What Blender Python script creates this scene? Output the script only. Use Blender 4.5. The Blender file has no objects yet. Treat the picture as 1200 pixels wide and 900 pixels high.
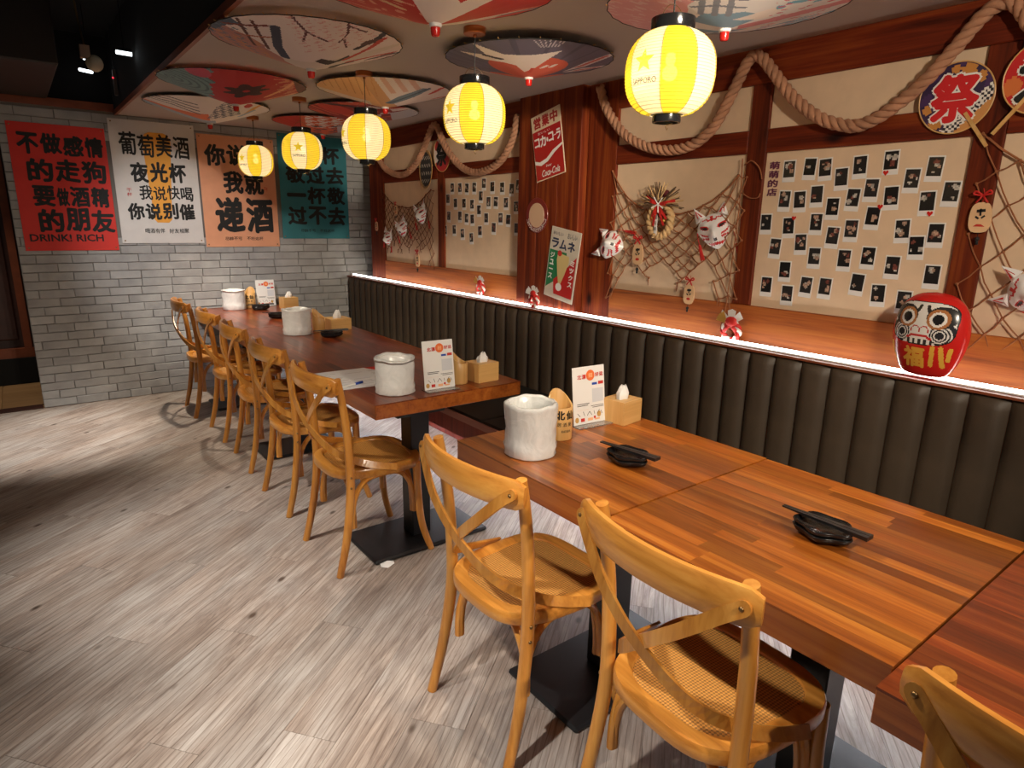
import bpy, math, random
import numpy as np
from mathutils import Vector, Matrix
random.seed(7)
rng = np.random.RandomState(7)
SC = bpy.context.scene
COL = SC.collection
PI = math.pi

def srgb(r, g, b):
    f = lambda c: (c/255/12.92) if c/255 <= .04045 else ((c/255+.055)/1.055)**2.4
    return (f(r), f(g), f(b))

# ------------------------------------------------------------------ camera, world, lights, exposure
CAM_R = ((0.7954473231358471, -0.13494195660340264, 0.5908081113729401),
         (-0.6057673660307248, -0.20534486984092365, 0.7686867910158285),
         (0.01759131513597155, -0.9693421236993982, -0.24508446065331724))   # rows: world x,y,z in image axes (right, down, forward)
cam_data = bpy.data.cameras.new('camera')
cam_data.sensor_width = 36.0
cam_data.lens = 36.0*748.68/1200
cam_data.clip_start = .02
cam = bpy.data.objects.new('camera', cam_data); COL.objects.link(cam)
M = Matrix.Identity(4)
for r in range(3):
    M[r][0] = CAM_R[r][0]; M[r][1] = -CAM_R[r][1]; M[r][2] = -CAM_R[r][2]
M[2][3] = 1.58
cam.matrix_world = M
SC.camera = cam

world = bpy.data.worlds.new('room_air'); SC.world = world
world.use_nodes = True
world.node_tree.nodes['Background'].inputs[0].default_value = (1.0, .90, .80, 1)
world.node_tree.nodes['Background'].inputs[1].default_value = .085

SC.view_settings.view_transform = 'Standard'
SC.view_settings.look = 'None'
SC.view_settings.exposure = 0.08
SC.view_settings.gamma = 1.0
SC.view_settings.use_curve_mapping = False

def light(name, kind, loc, target, energy, color=(1, 1, 1), size=.05, cone=60, blend=.6):
    d = bpy.data.lights.new(name, kind)
    d.energy = energy; d.color = color
    if kind == 'SPOT':
        d.spot_size = math.radians(cone); d.spot_blend = blend; d.shadow_soft_size = size
    elif kind == 'AREA':
        d.shape = 'DISK'; d.size = size
    else:
        d.shadow_soft_size = size
    o = bpy.data.objects.new(name, d); COL.objects.link(o)
    o.location = loc
    o.rotation_euler = (Vector(target)-Vector(loc)).to_track_quat('-Z', 'Y').to_euler()
    return o
WARM = (1.0, .86, .68); NEUT = (1.0, .95, .88); COLD = (.90, .95, 1.0)
# spots added over the chair row without fixtures, two more behind the viewer
light('unseen_spot', 'SPOT', (1.20, 1.70, 2.35), (1.42, 1.15, .6), 240, WARM, .03, 92, .8)
light('unseen_spot', 'SPOT', (1.15, 3.05, 2.35), (1.30, 3.0, .6), 230, WARM, .03, 88, .8)
light('unseen_spot', 'SPOT', (1.15, 4.40, 2.35), (1.35, 4.4, .6), 240, WARM, .03, 88, .8)
light('unseen_spot', 'SPOT', (1.20, 5.70, 2.35), (1.40, 5.6, .6), 150, WARM, .03, 84, .8)
light('unseen_spot', 'SPOT', (1.20, -.85, 2.34), (1.45, 1.6, .7), 120, WARM, .03, 88, .9)
light('unseen_spot', 'SPOT', (1.15, -2.2, 2.34), (1.55, 3.6, .8), 170, WARM, .03, 40, .9)
# track spots in the dark ceiling void on the left, for floor pools, with added fill for chairs
light('track_spot', 'SPOT', (-.75, 5.1, 2.85), (.10, 5.55, 0), 470, NEUT, .04, 40, .95)
light('track_spot', 'SPOT', (-.25, 2.75, 2.85), (.52, 3.25, 0), 330, NEUT, .04, 42, 1.0)
light('track_spot', 'SPOT', (-.35, 1.75, 2.85), (.46, 2.05, 0), 250, NEUT, .04, 38, 1.0)
light('track_spot', 'SPOT', (-.65, .9, 2.85), (.55, 1.10, .4), 270, NEUT, .05, 50, .95)
light('track_spot', 'SPOT', (-1.0, 4.0, 2.85), (1.02, 4.35, .85), 190, WARM, .04, 40, .9)
light('track_spot', 'SPOT', (-1.1, 2.3, 2.85), (1.00, 2.75, .85), 150, WARM, .04, 28, .9)
light('corridor_fill', 'SPOT', (-.35, 7.0, 2.6), (-.2, 7.0, 0), 60, WARM, .05, 60, .8)  # unseen fill added to brighten the corridor floor
light('track_spot', 'SPOT', (.15, 3.5, 2.70), (1.25, 6.46, 1.20), 210, (1,.97,.95), .04, 34, .9)
# unseen spots added behind the viewer to brighten the timber wall
light('unseen_spot', 'SPOT', (.7, -1.0, 2.34), (2.87, 1.7, 1.80), 165, WARM, .05, 66, .9)
light('unseen_spot', 'SPOT', (.9, -1.3, 2.34), (2.90, 4.7, 1.65), 620, WARM, .05, 24, .9)

# ------------------------------------------------------------------ text outlines, all built once
WORDS = {}
def prep_words(words):
    obs = []
    for w in words:
        c = bpy.data.curves.new('w', 'FONT'); c.body = w[0]
        c.shear = w[1]; c.resolution_u = 2
        o = bpy.data.objects.new('w', c); COL.objects.link(o); obs.append((w, o, c))
    dg = bpy.context.evaluated_depsgraph_get()
    for w, o, c in obs:
        me = bpy.data.meshes.new_from_object(o.evaluated_get(dg))
        v = np.array([x.co[:2] for x in me.vertices]) if len(me.vertices) else np.zeros((0, 2))
        f = [tuple(p.vertices) for p in me.polygons]
        WORDS[w] = (v, f)
        bpy.data.meshes.remove(me)
    for w, o, c in obs:
        bpy.data.objects.remove(o); bpy.data.curves.remove(c)
BOLD = .038
_chars = set('いおしカクコジスッネミムュラ・ー一不中亏仙伴你做催光别北去友味喝営夜大好家就尽居屋川干店庭快情感我招敬料旨有朋杯枉業渔漂狗理的相祭福精美群聚萄萌葡要说走过运这递酒醉')
WL = [(ch, 0) for ch in sorted(_chars)] + [('DRINK! RICH', 0), ('SAPPORO', 0), ('Coca-Cola', .35), ('Enjoy', .3), ('おいしい', 0), ('BEER', 0)]
prep_words(WL)

# ------------------------------------------------------------------ mesh building
class B:
    def __init__(s): s.v = []; s.f = []; s.m = []; s.c = []
    def add(s, v, f, mi=0, col=None):
        n = len(s.v); s.v += [tuple(map(float, p)) for p in v]
        s.f += [tuple(n+i for i in q) for q in f]; s.m += [mi]*len(f); s.c += [col]*len(f)
        return s
    def box(s, x0, x1, y0, y1, z0, z1, mi=0, T=None, ch=0.0, col=None):
        if ch <= 0:
            v = [(x0,y0,z0),(x1,y0,z0),(x1,y1,z0),(x0,y1,z0),(x0,y0,z1),(x1,y0,z1),(x1,y1,z1),(x0,y1,z1)]
            f = [(3,2,1,0),(4,5,6,7),(0,1,5,4),(1,2,6,5),(2,3,7,6),(3,0,4,7)]
        else:                         # chamfered top and sides
            c = min(ch, (x1-x0)*.45, (y1-y0)*.45, (z1-z0)*.45)
            def ring(i, z): return [(x0+i,y0+c,z),(x0+c,y0+i,z),(x1-c,y0+i,z),(x1-i,y0+c,z),(x1-i,y1-c,z),(x1-c,y1-i,z),(x0+c,y1-i,z),(x0+i,y1-c,z)]
            def ringi(z): return [(x0+c,y0+c,z)]*2+[(x1-c,y0+c,z)]*2+[(x1-c,y1-c,z)]*2+[(x0+c,y1-c,z)]*2
            a = ring(c*.999, z0); b = ring(0, z0+c); d = ring(0, z1-c); e = ring(c*.999, z1)
            v = a+b+d+e; f = []
            for k in range(3):
                for i in range(8):
                    j = (i+1) % 8
                    f.append((k*8+i, k*8+j, (k+1)*8+j, (k+1)*8+i))
            f.append(tuple(range(7,-1,-1))); f.append(tuple(range(24,32)))
        if T is not None: v = [tuple(T @ Vector(p)) for p in v]
        return s.add(v, f, mi, col)
    def tube(s, pts, r, n=8, closed=False, mi=0, cap=True, flat=None, up=None, col=None):
        """round tube; r number or list; flat=(w,t) gives a rectangular strip instead"""
        P = [Vector(p) for p in pts]; N = len(P)
        R = r if isinstance(r, (list, tuple)) else [r]*N
        T = []
        for i in range(N):
            a = P[(i-1) % N] if (closed or i > 0) else P[i]
            b = P[(i+1) % N] if (closed or i < N-1) else P[i]
            t = b-a
            T.append(t.normalized() if t.length > 1e-9 else Vector((0,0,1)))
        u = Vector(up) if (up is not None and not callable(up)) else (Vector((0,0,1)) if abs(T[0].z) < .9 else Vector((1,0,0)))
        vs = []
        for i in range(N):
            if up is not None: u = Vector(up) if not callable(up) else up(i)
            u = (u - T[i]*u.dot(T[i]))
            if u.length < 1e-6: u = T[i].orthogonal()
            u.normalize(); w = T[i].cross(u)
            if flat:
                a, b = flat[0]/2, flat[1]/2
                for (p, q) in ((a,b),(-a,b),(-a,-b),(a,-b)): vs.append(P[i]+w*p+u*q)
            else:
                for k in range(n):
                    an = 2*PI*k/n
                    vs.append(P[i]+(u*math.cos(an)+w*math.sin(an))*R[i])
        m = 4 if flat else n
        f = []
        for i in range(N if closed else N-1):
            j = (i+1) % N
            for k in range(m):
                l = (k+1) % m
                f.append((i*m+k, i*m+l, j*m+l, j*m+k))
        if cap and not closed:
            f.append(tuple(range(m-1,-1,-1))); f.append(tuple((N-1)*m+k for k in range(m)))
        return s.add(vs, f, mi, col)
    def lathe(s, prof, n=24, cx=0, cy=0, mi=0, cap=True, fn=None, closed=False):
        vs = []
        for (r, z) in prof:
            for k in range(n):
                a = 2*PI*k/n
                p = (cx+r*math.cos(a), cy+r*math.sin(a), z)
                vs.append(fn(p, a) if fn else p)
        m = len(prof); f = []
        for i in range(m if closed else m-1):
            i2 = (i+1) % m
            for k in range(n):
                l = (k+1) % n
                f.append((i*n+k, i*n+l, i2*n+l, i2*n+k))
        if cap and not closed:
            if prof[0][0] > 1e-6: f.append(tuple(range(n-1,-1,-1)))
            if prof[-1][0] > 1e-6: f.append(tuple((m-1)*n+k for k in range(n)))
        return s.add(vs, f, mi)
    def prism(s, poly, z0, z1, mi=0, T=None, col=None):
        n = len(poly)
        v = [(x,y,z0) for x,y in poly]+[(x,y,z1) for x,y in poly]
        f = [tuple(range(n-1,-1,-1)), tuple(range(n,2*n))]+[(i,(i+1)%n,n+(i+1)%n,n+i) for i in range(n)]
        if T is not None: v = [tuple(T @ Vector(p)) for p in v]
        return s.add(v, f, mi, col)
    def ball(s, c, r, n=8, m=5, mi=0, sc=(1,1,1)):
        prof = [(max(1e-5, math.sin(PI*i/m)), -math.cos(PI*i/m)) for i in range(m+1)]
        vs = []; f = []
        for (rr, z) in prof:
            for k in range(n):
                a = 2*PI*k/n
                vs.append((c[0]+r*sc[0]*rr*math.cos(a), c[1]+r*sc[1]*rr*math.sin(a), c[2]+r*sc[2]*z))
        for i in range(m):
            for k in range(n):
                f.append((i*n+k, i*n+(k+1)%n, (i+1)*n+(k+1)%n, (i+1)*n+k))
        return s.add(vs, f, mi)
    def word(s, w, x0, x1, y0, y1, z=0, off=BOLD, shear=0, mi=0, wob=0, rot=0, fn=None, lift=(0,0,0)):
        v, f = WORDS[(w, shear)]
        if not len(v): return s
        if off > .004:                       # heavier strokes: the outline laid down several times, slightly shifted
            d = off*1.15; V, F = [], []
            for q in range(8 if off > .02 else 4):
                an = 2*PI*q/(8 if off > .02 else 4)
                F += [tuple(i+len(v)*q for i in p_) for p_ in f]; V.append(v+np.array([d*math.cos(an), d*.85*math.sin(an)]))
            v, f = np.concatenate(V), F
        lo, hi = v.min(0), v.max(0); sz = np.maximum(hi-lo, 1e-4)
        asp = sz[0]/sz[1]
        p = (v-lo)/sz
        # thin strokes such as a single bar keep their own proportion
        if len(w) == 1 and asp > 3.5: p[:,1] = .5+(p[:,1]-.5)*.22
        if wob: p = p + wob*np.stack([np.sin(9*p[:,1]+w.__hash__()%7), np.cos(8*p[:,0]+len(f))], 1)
        X = x0+(x1-x0)*p[:,0]; Y = y0+(y1-y0)*p[:,1]
        if rot:
            cx, cy = (x0+x1)/2, (y0+y1)/2
            c_, s_ = math.cos(rot), math.sin(rot)
            X, Y = cx+(X-cx)*c_-(Y-cy)*s_, cy+(X-cx)*s_+(Y-cy)*c_
        nb = len(WORDS[(w, shear)][0])
        pts = [tuple(np.array(fn(a, b))+np.array(lift)*(i//nb)) if fn else (a, b, z+4e-5*(i//nb)) for i, (a, b) in enumerate(zip(X, Y))]
        return s.add(pts, f, mi)
    def row(s, text, x0, x1, y0, y1, z, off=BOLD, gap=.08, jit=0, mi=0, wob=.012, widths=None):
        n = len(text); W = widths or [1]*n; tot = sum(W); x = x0
        for ch, w in zip(text, W):
            cw = (x1-x0)*w/tot
            if ch != ' ':
                g = cw*gap/2; dy = (y1-y0)*jit*random.uniform(-1, 1); k = (1-min(1, w)**.5)*.5*(y1-y0) if w < .8 else 0
                s.word(ch, x+g, x+cw-g, y0+dy+k*.3, y1+dy-k, z, off, 0, mi, wob, random.uniform(-jit, jit)*.5)
            x += cw
        return s
    def build(s, name, mats, parent=None, smooth=False, kind=None, loc=None, bevel=0, auto=None):
        me = bpy.data.meshes.new(name)
        me.from_pydata(s.v, [], s.f)
        if not isinstance(mats, (list, tuple)): mats = [mats]
        for m in mats: me.materials.append(m)
        if len(mats) > 1: me.polygons.foreach_set('material_index', s.m)
        if any(c is not None for c in s.c):
            at = me.attributes.new('print', 'FLOAT_COLOR', 'FACE')
            arr = np.array([(*(c if c is not None else (.8,.8,.8)), 1) for c in s.c], dtype=np.float32).ravel()
            at.data.foreach_set('color', arr)
        if smooth: me.polygons.foreach_set('use_smooth', [True]*len(s.f))
        me.update()
        o = bpy.data.objects.new(name, me); COL.objects.link(o)
        if parent is not None: o.parent = parent
        if loc is not None: o.location = loc
        if kind: o['kind'] = kind
        if auto:
            me.set_sharp_from_angle(angle=math.radians(auto))
        if bevel:
            b = o.modifiers.new('bevel', 'BEVEL'); b.width = bevel; b.segments = 2; b.limit_method = 'ANGLE'; b.angle_limit = .7
        return o
def paint(o, fn):
    """per-face print colour: fn(n x 3 local face centres) -> n x 3"""
    me = o.data; n = len(me.polygons)
    c = np.empty(n*3); me.polygons.foreach_get('center', c); c = c.reshape(-1, 3)
    col = np.ones((n, 4), dtype=np.float32); col[:, :3] = fn(c)
    at = me.attributes.get('print') or me.attributes.new('print', 'FLOAT_COLOR', 'FACE')
    at.data.foreach_set('color', col.ravel())
def thing(name, label, cat, loc=(0,0,0), rot=0, group=None, mat=None):
    o = bpy.data.objects.new(name, None); COL.objects.link(o)
    o.empty_display_size = .05
    if mat is not None: o.matrix_world = mat
    else: o.location = loc; o.rotation_euler = (0,0,rot)
    o['label'] = label; o['category'] = cat
    if group: o['group'] = group
    return o
def tag(o, label, cat, group=None):
    o['label'] = label; o['category'] = cat
    if group: o['group'] = group
    return o
def struct(o): o['kind'] = 'structure'; return o
def kids(o): return KIDS.get(o.name, [])
def dup(root, label, loc, rot, children):
    """copy of a thing and of its parts and sub-parts; children = {part: [sub-parts]}"""
    r = root.copy(); COL.objects.link(r); r.location = loc; r.rotation_euler = (0,0,rot); r['label'] = label
    out = []
    for ch, subs in children:
        c = ch.copy(); COL.objects.link(c); c.parent = r; sl = []
        for g in subs:
            d = g.copy(); COL.objects.link(d); d.parent = c; sl.append(d)
        out.append((c, sl))
    return r, out
def smooth_path(pts, n=6, closed=False):
    P = [np.array(p, float) for p in pts]; N = len(P); out = []
    for i in range(N if closed else N-1):
        p0 = P[(i-1) % N] if (closed or i > 0) else 2*P[0]-P[1]
        p1 = P[i]; p2 = P[(i+1) % N]
        p3 = P[(i+2) % N] if (closed or i+2 < N) else 2*P[-1]-P[-2]
        for k in range(n):
            t = k/n
            out.append(tuple(.5*((2*p1)+(-p0+p2)*t+(2*p0-5*p1+4*p2-p3)*t*t+(-p0+3*p1-3*p2+p3)*t**3)))
    if not closed: out.append(tuple(P[-1]))
    return out

# ------------------------------------------------------------------ materials
class NT:
    def __init__(s, name):
        s.m = bpy.data.materials.new(name); s.m.use_nodes = True
        s.t = s.m.node_tree; s.n = s.t.nodes; s.b = s.n['Principled BSDF']; s.out = s.n['Material Output']
    def node(s, k, **kw):
        x = s.n.new(k)
        for a, v in kw.items(): setattr(x, a, v)
        return x
    def link(s, a, b): s.t.links.new(a, b)
    def ramp(s, fac, stops):
        r = s.node('ShaderNodeValToRGB'); e = r.color_ramp.elements
        while len(e) < len(stops): e.new(.5)
        for el, (p, c) in zip(e, stops): el.position = p; el.color = (*c, 1) if len(c) == 3 else c
        s.link(fac, r.inputs[0]); return r.outputs[0]
    def mix(s, fac, a, b, mode='MIX'):
        x = s.node('ShaderNodeMix', data_type='RGBA', blend_type=mode)
        for sock, val in ((x.inputs[0], fac), (x.inputs[6], a), (x.inputs[7], b)):
            if hasattr(val, 'links'): s.link(val, sock)
            else: sock.default_value = val if not isinstance(val, tuple) else ((*val, 1) if len(val) == 3 else val)
        return x.outputs[2]
    def math(s, op, a, b=0.0):
        x = s.node('ShaderNodeMath', operation=op)
        for i, v in enumerate((a, b)):
            if hasattr(v, 'links'): s.link(v, x.inputs[i])
            else: x.inputs[i].default_value = v
        return x.outputs[0]
    def coords(s, scale=(1,1,1), rnd=0, kind='Object', rot=(0,0,0)):
        tc = s.node('ShaderNodeTexCoord'); mp = s.node('ShaderNodeMapping')
        mp.inputs['Scale'].default_value = scale; mp.inputs['Rotation'].default_value = rot
        src = tc.outputs[kind]
        if rnd:
            oi = s.node('ShaderNodeObjectInfo')
            vm = s.node('ShaderNodeVectorMath', operation='SCALE'); vm.inputs[0].default_value = (rnd, rnd*.7, rnd*1.3)
            s.link(oi.outputs['Random'], vm.inputs['Scale'])
            va = s.node('ShaderNodeVectorMath', operation='ADD'); s.link(src, va.inputs[0]); s.link(vm.outputs[0], va.inputs[1]); src = va.outputs[0]
        s.link(src, mp.inputs[0]); return mp.outputs[0]
    def noise(s, vec, scale=5, detail=4, rough=.55, dist=0):
        x = s.node('ShaderNodeTexNoise'); x.inputs['Scale'].default_value = scale; x.inputs['Detail'].default_value = detail
        x.inputs['Roughness'].default_value = rough; x.inputs['Distortion'].default_value = dist
        if vec is not None: s.link(vec, x.inputs['Vector'])
        return x.outputs[0]
    def rand(s): return s.node('ShaderNodeObjectInfo').outputs['Random']
    def bump(s, h, strength=.3, dist=.01):
        x = s.node('ShaderNodeBump'); x.inputs['Strength'].default_value = strength; x.inputs['Distance'].default_value = dist
        s.link(h, x.inputs['Height']); s.link(x.outputs[0], s.b.inputs['Normal'])
    def col(s, c):
        if hasattr(c, 'links'): s.link(c, s.b.inputs['Base Color'])
        else: s.b.inputs['Base Color'].default_value = (*c, 1)
    def set(s, **kw):
        for k, v in kw.items():
            k = k.replace('_', ' ')
            s.b.inputs[k].default_value = v
        return s.m
def plain(name, c, rough=.5, metal=0, bump=0, bscale=60, var=.0, **kw):
    t = NT(name); 
    if var:
        n = t.noise(t.coords(), 9, 4); t.col(t.ramp(n, [(.3, tuple(x*(1-var) for x in c)), (.7, tuple(min(1, x*(1+var)) for x in c))]))
    else: t.col(c)
    if bump: t.bump(t.noise(t.coords(), bscale, 3), bump, .004)
    return t.set(Roughness=rough, Metallic=metal, **kw)
def wood(name, dark, mid, lightc, axis, rough=.4, gscale=1.0, rnd=3.0, knots=False, coat=0, bump=.12, randamt=.25):
    """wood with grain along local axis 0/1/2"""
    t = NT(name); sc = [22*gscale]*3; sc[axis] = 1.3*gscale
    v = t.coords(tuple(sc), rnd)
    n1 = t.noise(v, 1.0, 6, .62, .6)
    sc2 = [110*gscale]*3; sc2[axis] = 3*gscale
    n2 = t.noise(t.coords(tuple(sc2), rnd), 1.0, 3, .5)
    fac = t.math('ADD', t.math('MULTIPLY', n1, .72), t.math('MULTIPLY', n2, .28))
    c = t.ramp(fac, [(.30, dark), (.50, mid), (.68, lightc)])
    if knots:
        sk = [4.5]*3; sk[axis] = 2.2
        vo = t.node('ShaderNodeTexVoronoi'); vo.inputs['Scale'].default_value = 1.0
        t.link(t.coords(tuple(sk), rnd), vo.inputs['Vector'])
        k = t.ramp(vo.outputs['Distance'], [(.04, (1,1,1)), (.13, (0,0,0))])
        c = t.mix(k, c, tuple(x*.35 for x in dark))
    r = t.rand()
    br = t.node('ShaderNodeHueSaturation'); t.link(c, br.inputs['Color'])
    t.link(t.math('ADD', t.math('MULTIPLY', r, 2*randamt), 1-randamt), br.inputs['Value'])
    t.col(br.outputs[0])
    if bump: t.bump(fac, bump, .003)
    t.set(Roughness=rough)
    if coat: t.set(Coat_Weight=coat, Coat_Roughness=.12)
    return t.m
def printed(name, rough=.55, **kw):
    t = NT(name); a = t.node('ShaderNodeAttribute', attribute_name='print'); t.link(a.outputs['Color'], t.b.inputs['Base Color'])
    return t.set(Roughness=rough, **kw)
MAT = {}
MAT['wall_wood_v'] = wood('redwood_vertical', (.040,.005,.002), (.160,.023,.005), (.30,.070,.011), 2, .62, .8, 4, True, 0, .15, .12)
MAT['wall_wood_h'] = wood('redwood_horizontal', (.040,.005,.002), (.150,.019,.0045), (.26,.052,.009), 1, .62, .8, 4, True, 0, .15, .12)
for _k in ('wall_wood_v', 'wall_wood_h'): MAT[_k].node_tree.nodes['Principled BSDF'].inputs['Specular IOR Level'].default_value = .22
MAT['chair_wood'] = wood('honey_beech', (.32,.10,.014), (.58,.235,.038), (.72,.35,.075), 2, .28, .7, 5, False, .3, .05, .22)
MAT['chair_wood_y'] = wood('honey_beech_across', (.32,.10,.014), (.58,.235,.038), (.72,.35,.075), 1, .28, .7, 5, False, .3, .05, .18)
MAT['stave'] = wood('oiled_stave', (.13,.022,.003), (.335,.092,.011), (.50,.190,.027), 1, .30, 1.0, 6, False, .12, .04, .42)
MAT['rail_wood_lit'] = wood('led_lit_rail_wood', (.09,.016,.003), (.40,.098,.012), (.54,.18,.028), 1, .6, .8, 4, True, 0, .15, .12)  # strip light put into the colour: lighter, more orange than the other timbers
MAT['stave_dim'] = wood('dimmed_stave', (.075,.010,.003), (.20,.036,.007), (.33,.085,.015), 1, .28, 1.0, 6, False, .12, .04, .36)  # stave colour darkened for the tables that stand in weaker light
MAT['table_edge'] = wood('oiled_table_edge', (.15,.028,.005), (.36,.095,.014), (.46,.15,.025), 1, .3, .8, 6, False, .2, .05, .2)
MAT['bench_board'] = wood('red_brown_board', (.12,.012,.008), (.26,.03,.016), (.34,.05,.024), 2, .35, .8, 3, False, .2, .05, .1)
MAT['bamboo'] = wood('bamboo', (.52,.27,.075), (.66,.38,.13), (.74,.47,.19), 2, .4, .9, 5, False, 0, .04, .1)
MAT['bamboo_x'] = wood('bamboo_board', (.55,.29,.085), (.68,.40,.14), (.76,.49,.20), 0, .42, .9, 5, False, 0, .04, .1)
MAT['black_paint'] = plain('black_powder_coat', (.012,.012,.013), .38, 0, .08, 300)
MAT['void'] = plain('matt_black_ceiling', (.004,.004,.004), .9)
MAT['leather'] = plain('dark_olive_leatherette', srgb(72,59,46), .52, 0, .18, 220, .12)
MAT['seat_leather'] = plain('black_leatherette', (.018,.017,.016), .5, 0, .15, 200)
MAT['cream'] = plain('cream_board', srgb(224,196,164), .75, 0, .05, 90, .05)
MAT['ceiling'] = plain('beige_ceiling_paint', srgb(184,168,158), .8, 0, .04, 40)
MAT['trim_red'] = plain('reddish_trim', srgb(128,64,36), .5, 0, 0, 60, .15)
MAT['white_paint'] = plain('white_gloss', (.86,.85,.83), .28)
MAT['mask_white'] = plain('white_lacquer', (.84,.83,.82), .25)
MAT['red'] = plain('red_cloth', (.55,.018,.014), .6)
MAT['red_gloss'] = plain('red_vinyl', (.62,.02,.014), .22)
MAT['ink'] = plain('black_ink', (.008,.008,.008), .7)
MAT['ink_red'] = plain('red_ink', (.55,.03,.02), .7)
MAT['ink_white'] = plain('white_ink', (.84,.83,.80), .6)
MAT['ink_gold'] = plain('gold_ink', (.78,.40,.05), .5)
MAT['ink_navy'] = plain('navy_ink', (.03,.04,.09), .6)
MAT['print'] = printed('printed_paper', .6)
MAT['print_gloss'] = printed('printed_enamel', .3)
MAT['rope'] = plain('manila_rope', srgb(176,128,98), .9, 0, .6, 240, .25)
MAT['net'] = plain('hemp_cord', srgb(150,92,56), .9, 0, .4, 300, .2)
MAT['net_dark'] = plain('aged_hemp_cord', srgb(112,60,32), .9, 0, .4, 300, .2)
MAT['straw'] = plain('rice_straw', srgb(205,170,120), .85, 0, .5, 200, .2)
MAT['straw_dark'] = plain('dark_straw', srgb(92,70,48), .85, 0, .5, 200, .2)
MAT['tag_wood'] = plain('pale_tag_wood', srgb(226,186,142), .6, 0, 0, 50, .06)
MAT['copper'] = plain('brushed_copper', srgb(176,104,62), .32, .9)
MAT['steel'] = plain('dull_screw', srgb(150,120,80), .35, .9)
MAT['black_gloss'] = plain('black_plastic', (.010,.010,.011), .16)
MAT['black_satin'] = plain('black_melamine', (.014,.014,.015), .32)
MAT['paper'] = plain('white_paper', (.80,.79,.77), .8)
MAT['blue'] = plain('blue_pen_plastic', (.02,.07,.42), .3)
MAT['liner_in'] = plain('grey_pail', srgb(150,152,150), .5)
MAT['gold'] = plain('gold_foil', (.80,.50,.12), .3, .8)
MAT['grey_print'] = plain('grey_print', (.42,.42,.42), .7)
MAT['orange_print'] = plain('orange_print', (.80,.16,.03), .7)
MAT['cord_black'] = plain('black_flex', (.01,.01,.01), .5)
MAT['dark_panel'] = plain('dark_stained_panel', srgb(58,28,20), .45, 0, .05, 40, .3)
MAT['duct'] = plain('dark_duct', srgb(46,38,32), .6)
MAT['corridor'] = wood('corridor_tile', (.24,.13,.05), (.34,.19,.08), (.40,.24,.11), 0, .5, .5, 3, False, 0, .03, .1)

def m_brick():
    t = NT('painted_brick'); v = t.coords((1,1,1), 5)
    n = t.noise(v, 6, 5); c = t.ramp(n, [(.3, srgb(150,149,148)), (.7, srgb(174,173,171))])
    br = t.node('ShaderNodeHueSaturation'); t.link(c, br.inputs['Color'])
    t.link(t.math('ADD', t.math('MULTIPLY', t.rand(), .16), .92), br.inputs['Value']); t.col(br.outputs[0])
    t.bump(t.noise(v, 38, 6, .65), .55, .008)
    return t.set(Roughness=.7)
MAT['brick'] = m_brick()
MAT['mortar'] = plain('painted_mortar', srgb(128,121,115), .85, 0, .4, 60)

def m_plank():
    t = NT('weathered_plank'); 
    v = t.coords((1.9, 19, 1), 9); n1 = t.noise(v, 1.0, 8, .72, 1.6)
    n2 = t.noise(t.coords((9, 120, 1), 9), 1.0, 5, .65)
    n3 = t.noise(t.coords((2.2, 5, 1), 9), 1.0, 3, .5)
    fac = t.math('ADD', t.math('MULTIPLY', n1, .55), t.math('ADD', t.math('MULTIPLY', n2, .25), t.math('MULTIPLY', n3, .2)))
    c = t.ramp(fac, [(.32, srgb(92,81,74)), (.43, srgb(140,127,118)), (.54, srgb(174,162,152)), (.68, srgb(204,194,184))])
    tint = t.ramp(n3, [(.35, (.98,.92,.88)), (.65, (.96,.98,1.0))])
    c = t.mix(1.0, c, tint, 'MULTIPLY')
    vo = t.node('ShaderNodeTexVoronoi'); vo.inputs['Scale'].default_value = 1.0
    t.link(t.coords((3.4, 6.5, 1), 9), vo.inputs['Vector'])
    k = t.ramp(vo.outputs['Distance'], [(.045, (1,1,1)), (.105, (0,0,0))])
    c = t.mix(t.math('MULTIPLY', k, .92), c, srgb(66,50,40))
    wv = t.node('ShaderNodeTexWave'); wv.wave_type = 'BANDS'; wv.bands_direction = 'Y'
    wv.inputs['Scale'].default_value = 1.0; wv.inputs['Distortion'].default_value = 11; wv.inputs['Detail'].default_value = 3; wv.inputs['Detail Scale'].default_value = .7
    t.link(t.coords((1.1, 13, 1), 9), wv.inputs['Vector'])
    gl = t.ramp(wv.outputs['Color'], [(.0, (1,1,1)), (.07, (0,0,0))])
    c = t.mix(t.math('MULTIPLY', gl, .6), c, srgb(98,78,64))
    br = t.node('ShaderNodeHueSaturation'); t.link(c, br.inputs['Color'])
    t.link(t.math('ADD', t.math('MULTIPLY', t.rand(), .26), .87), br.inputs['Value']); t.col(br.outputs[0])
    t.bump(fac, .18, .002)
    return t.set(Roughness=.48)
MAT['plank'] = m_plank()

def m_rattan():
    t = NT('woven_rattan')
    ch = t.node('ShaderNodeTexChecker'); ch.inputs['Scale'].default_value = 1
    v = t.coords((170, 170, 1), 0, 'Object', (0,0,.78)); t.link(v, ch.inputs[0])
    n = t.noise(t.coords((60, 60, 60)), 1.5, 3)
    c = t.mix(ch.outputs['Fac'], srgb(214,146,66), srgb(112,62,22))
    c = t.mix(t.math('MULTIPLY', n, .5), c, srgb(236,182,100)); t.col(c)
    t.bump(ch.outputs['Fac'], .5, .003)
    return t.set(Roughness=.5)
MAT['rattan'] = m_rattan()

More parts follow.
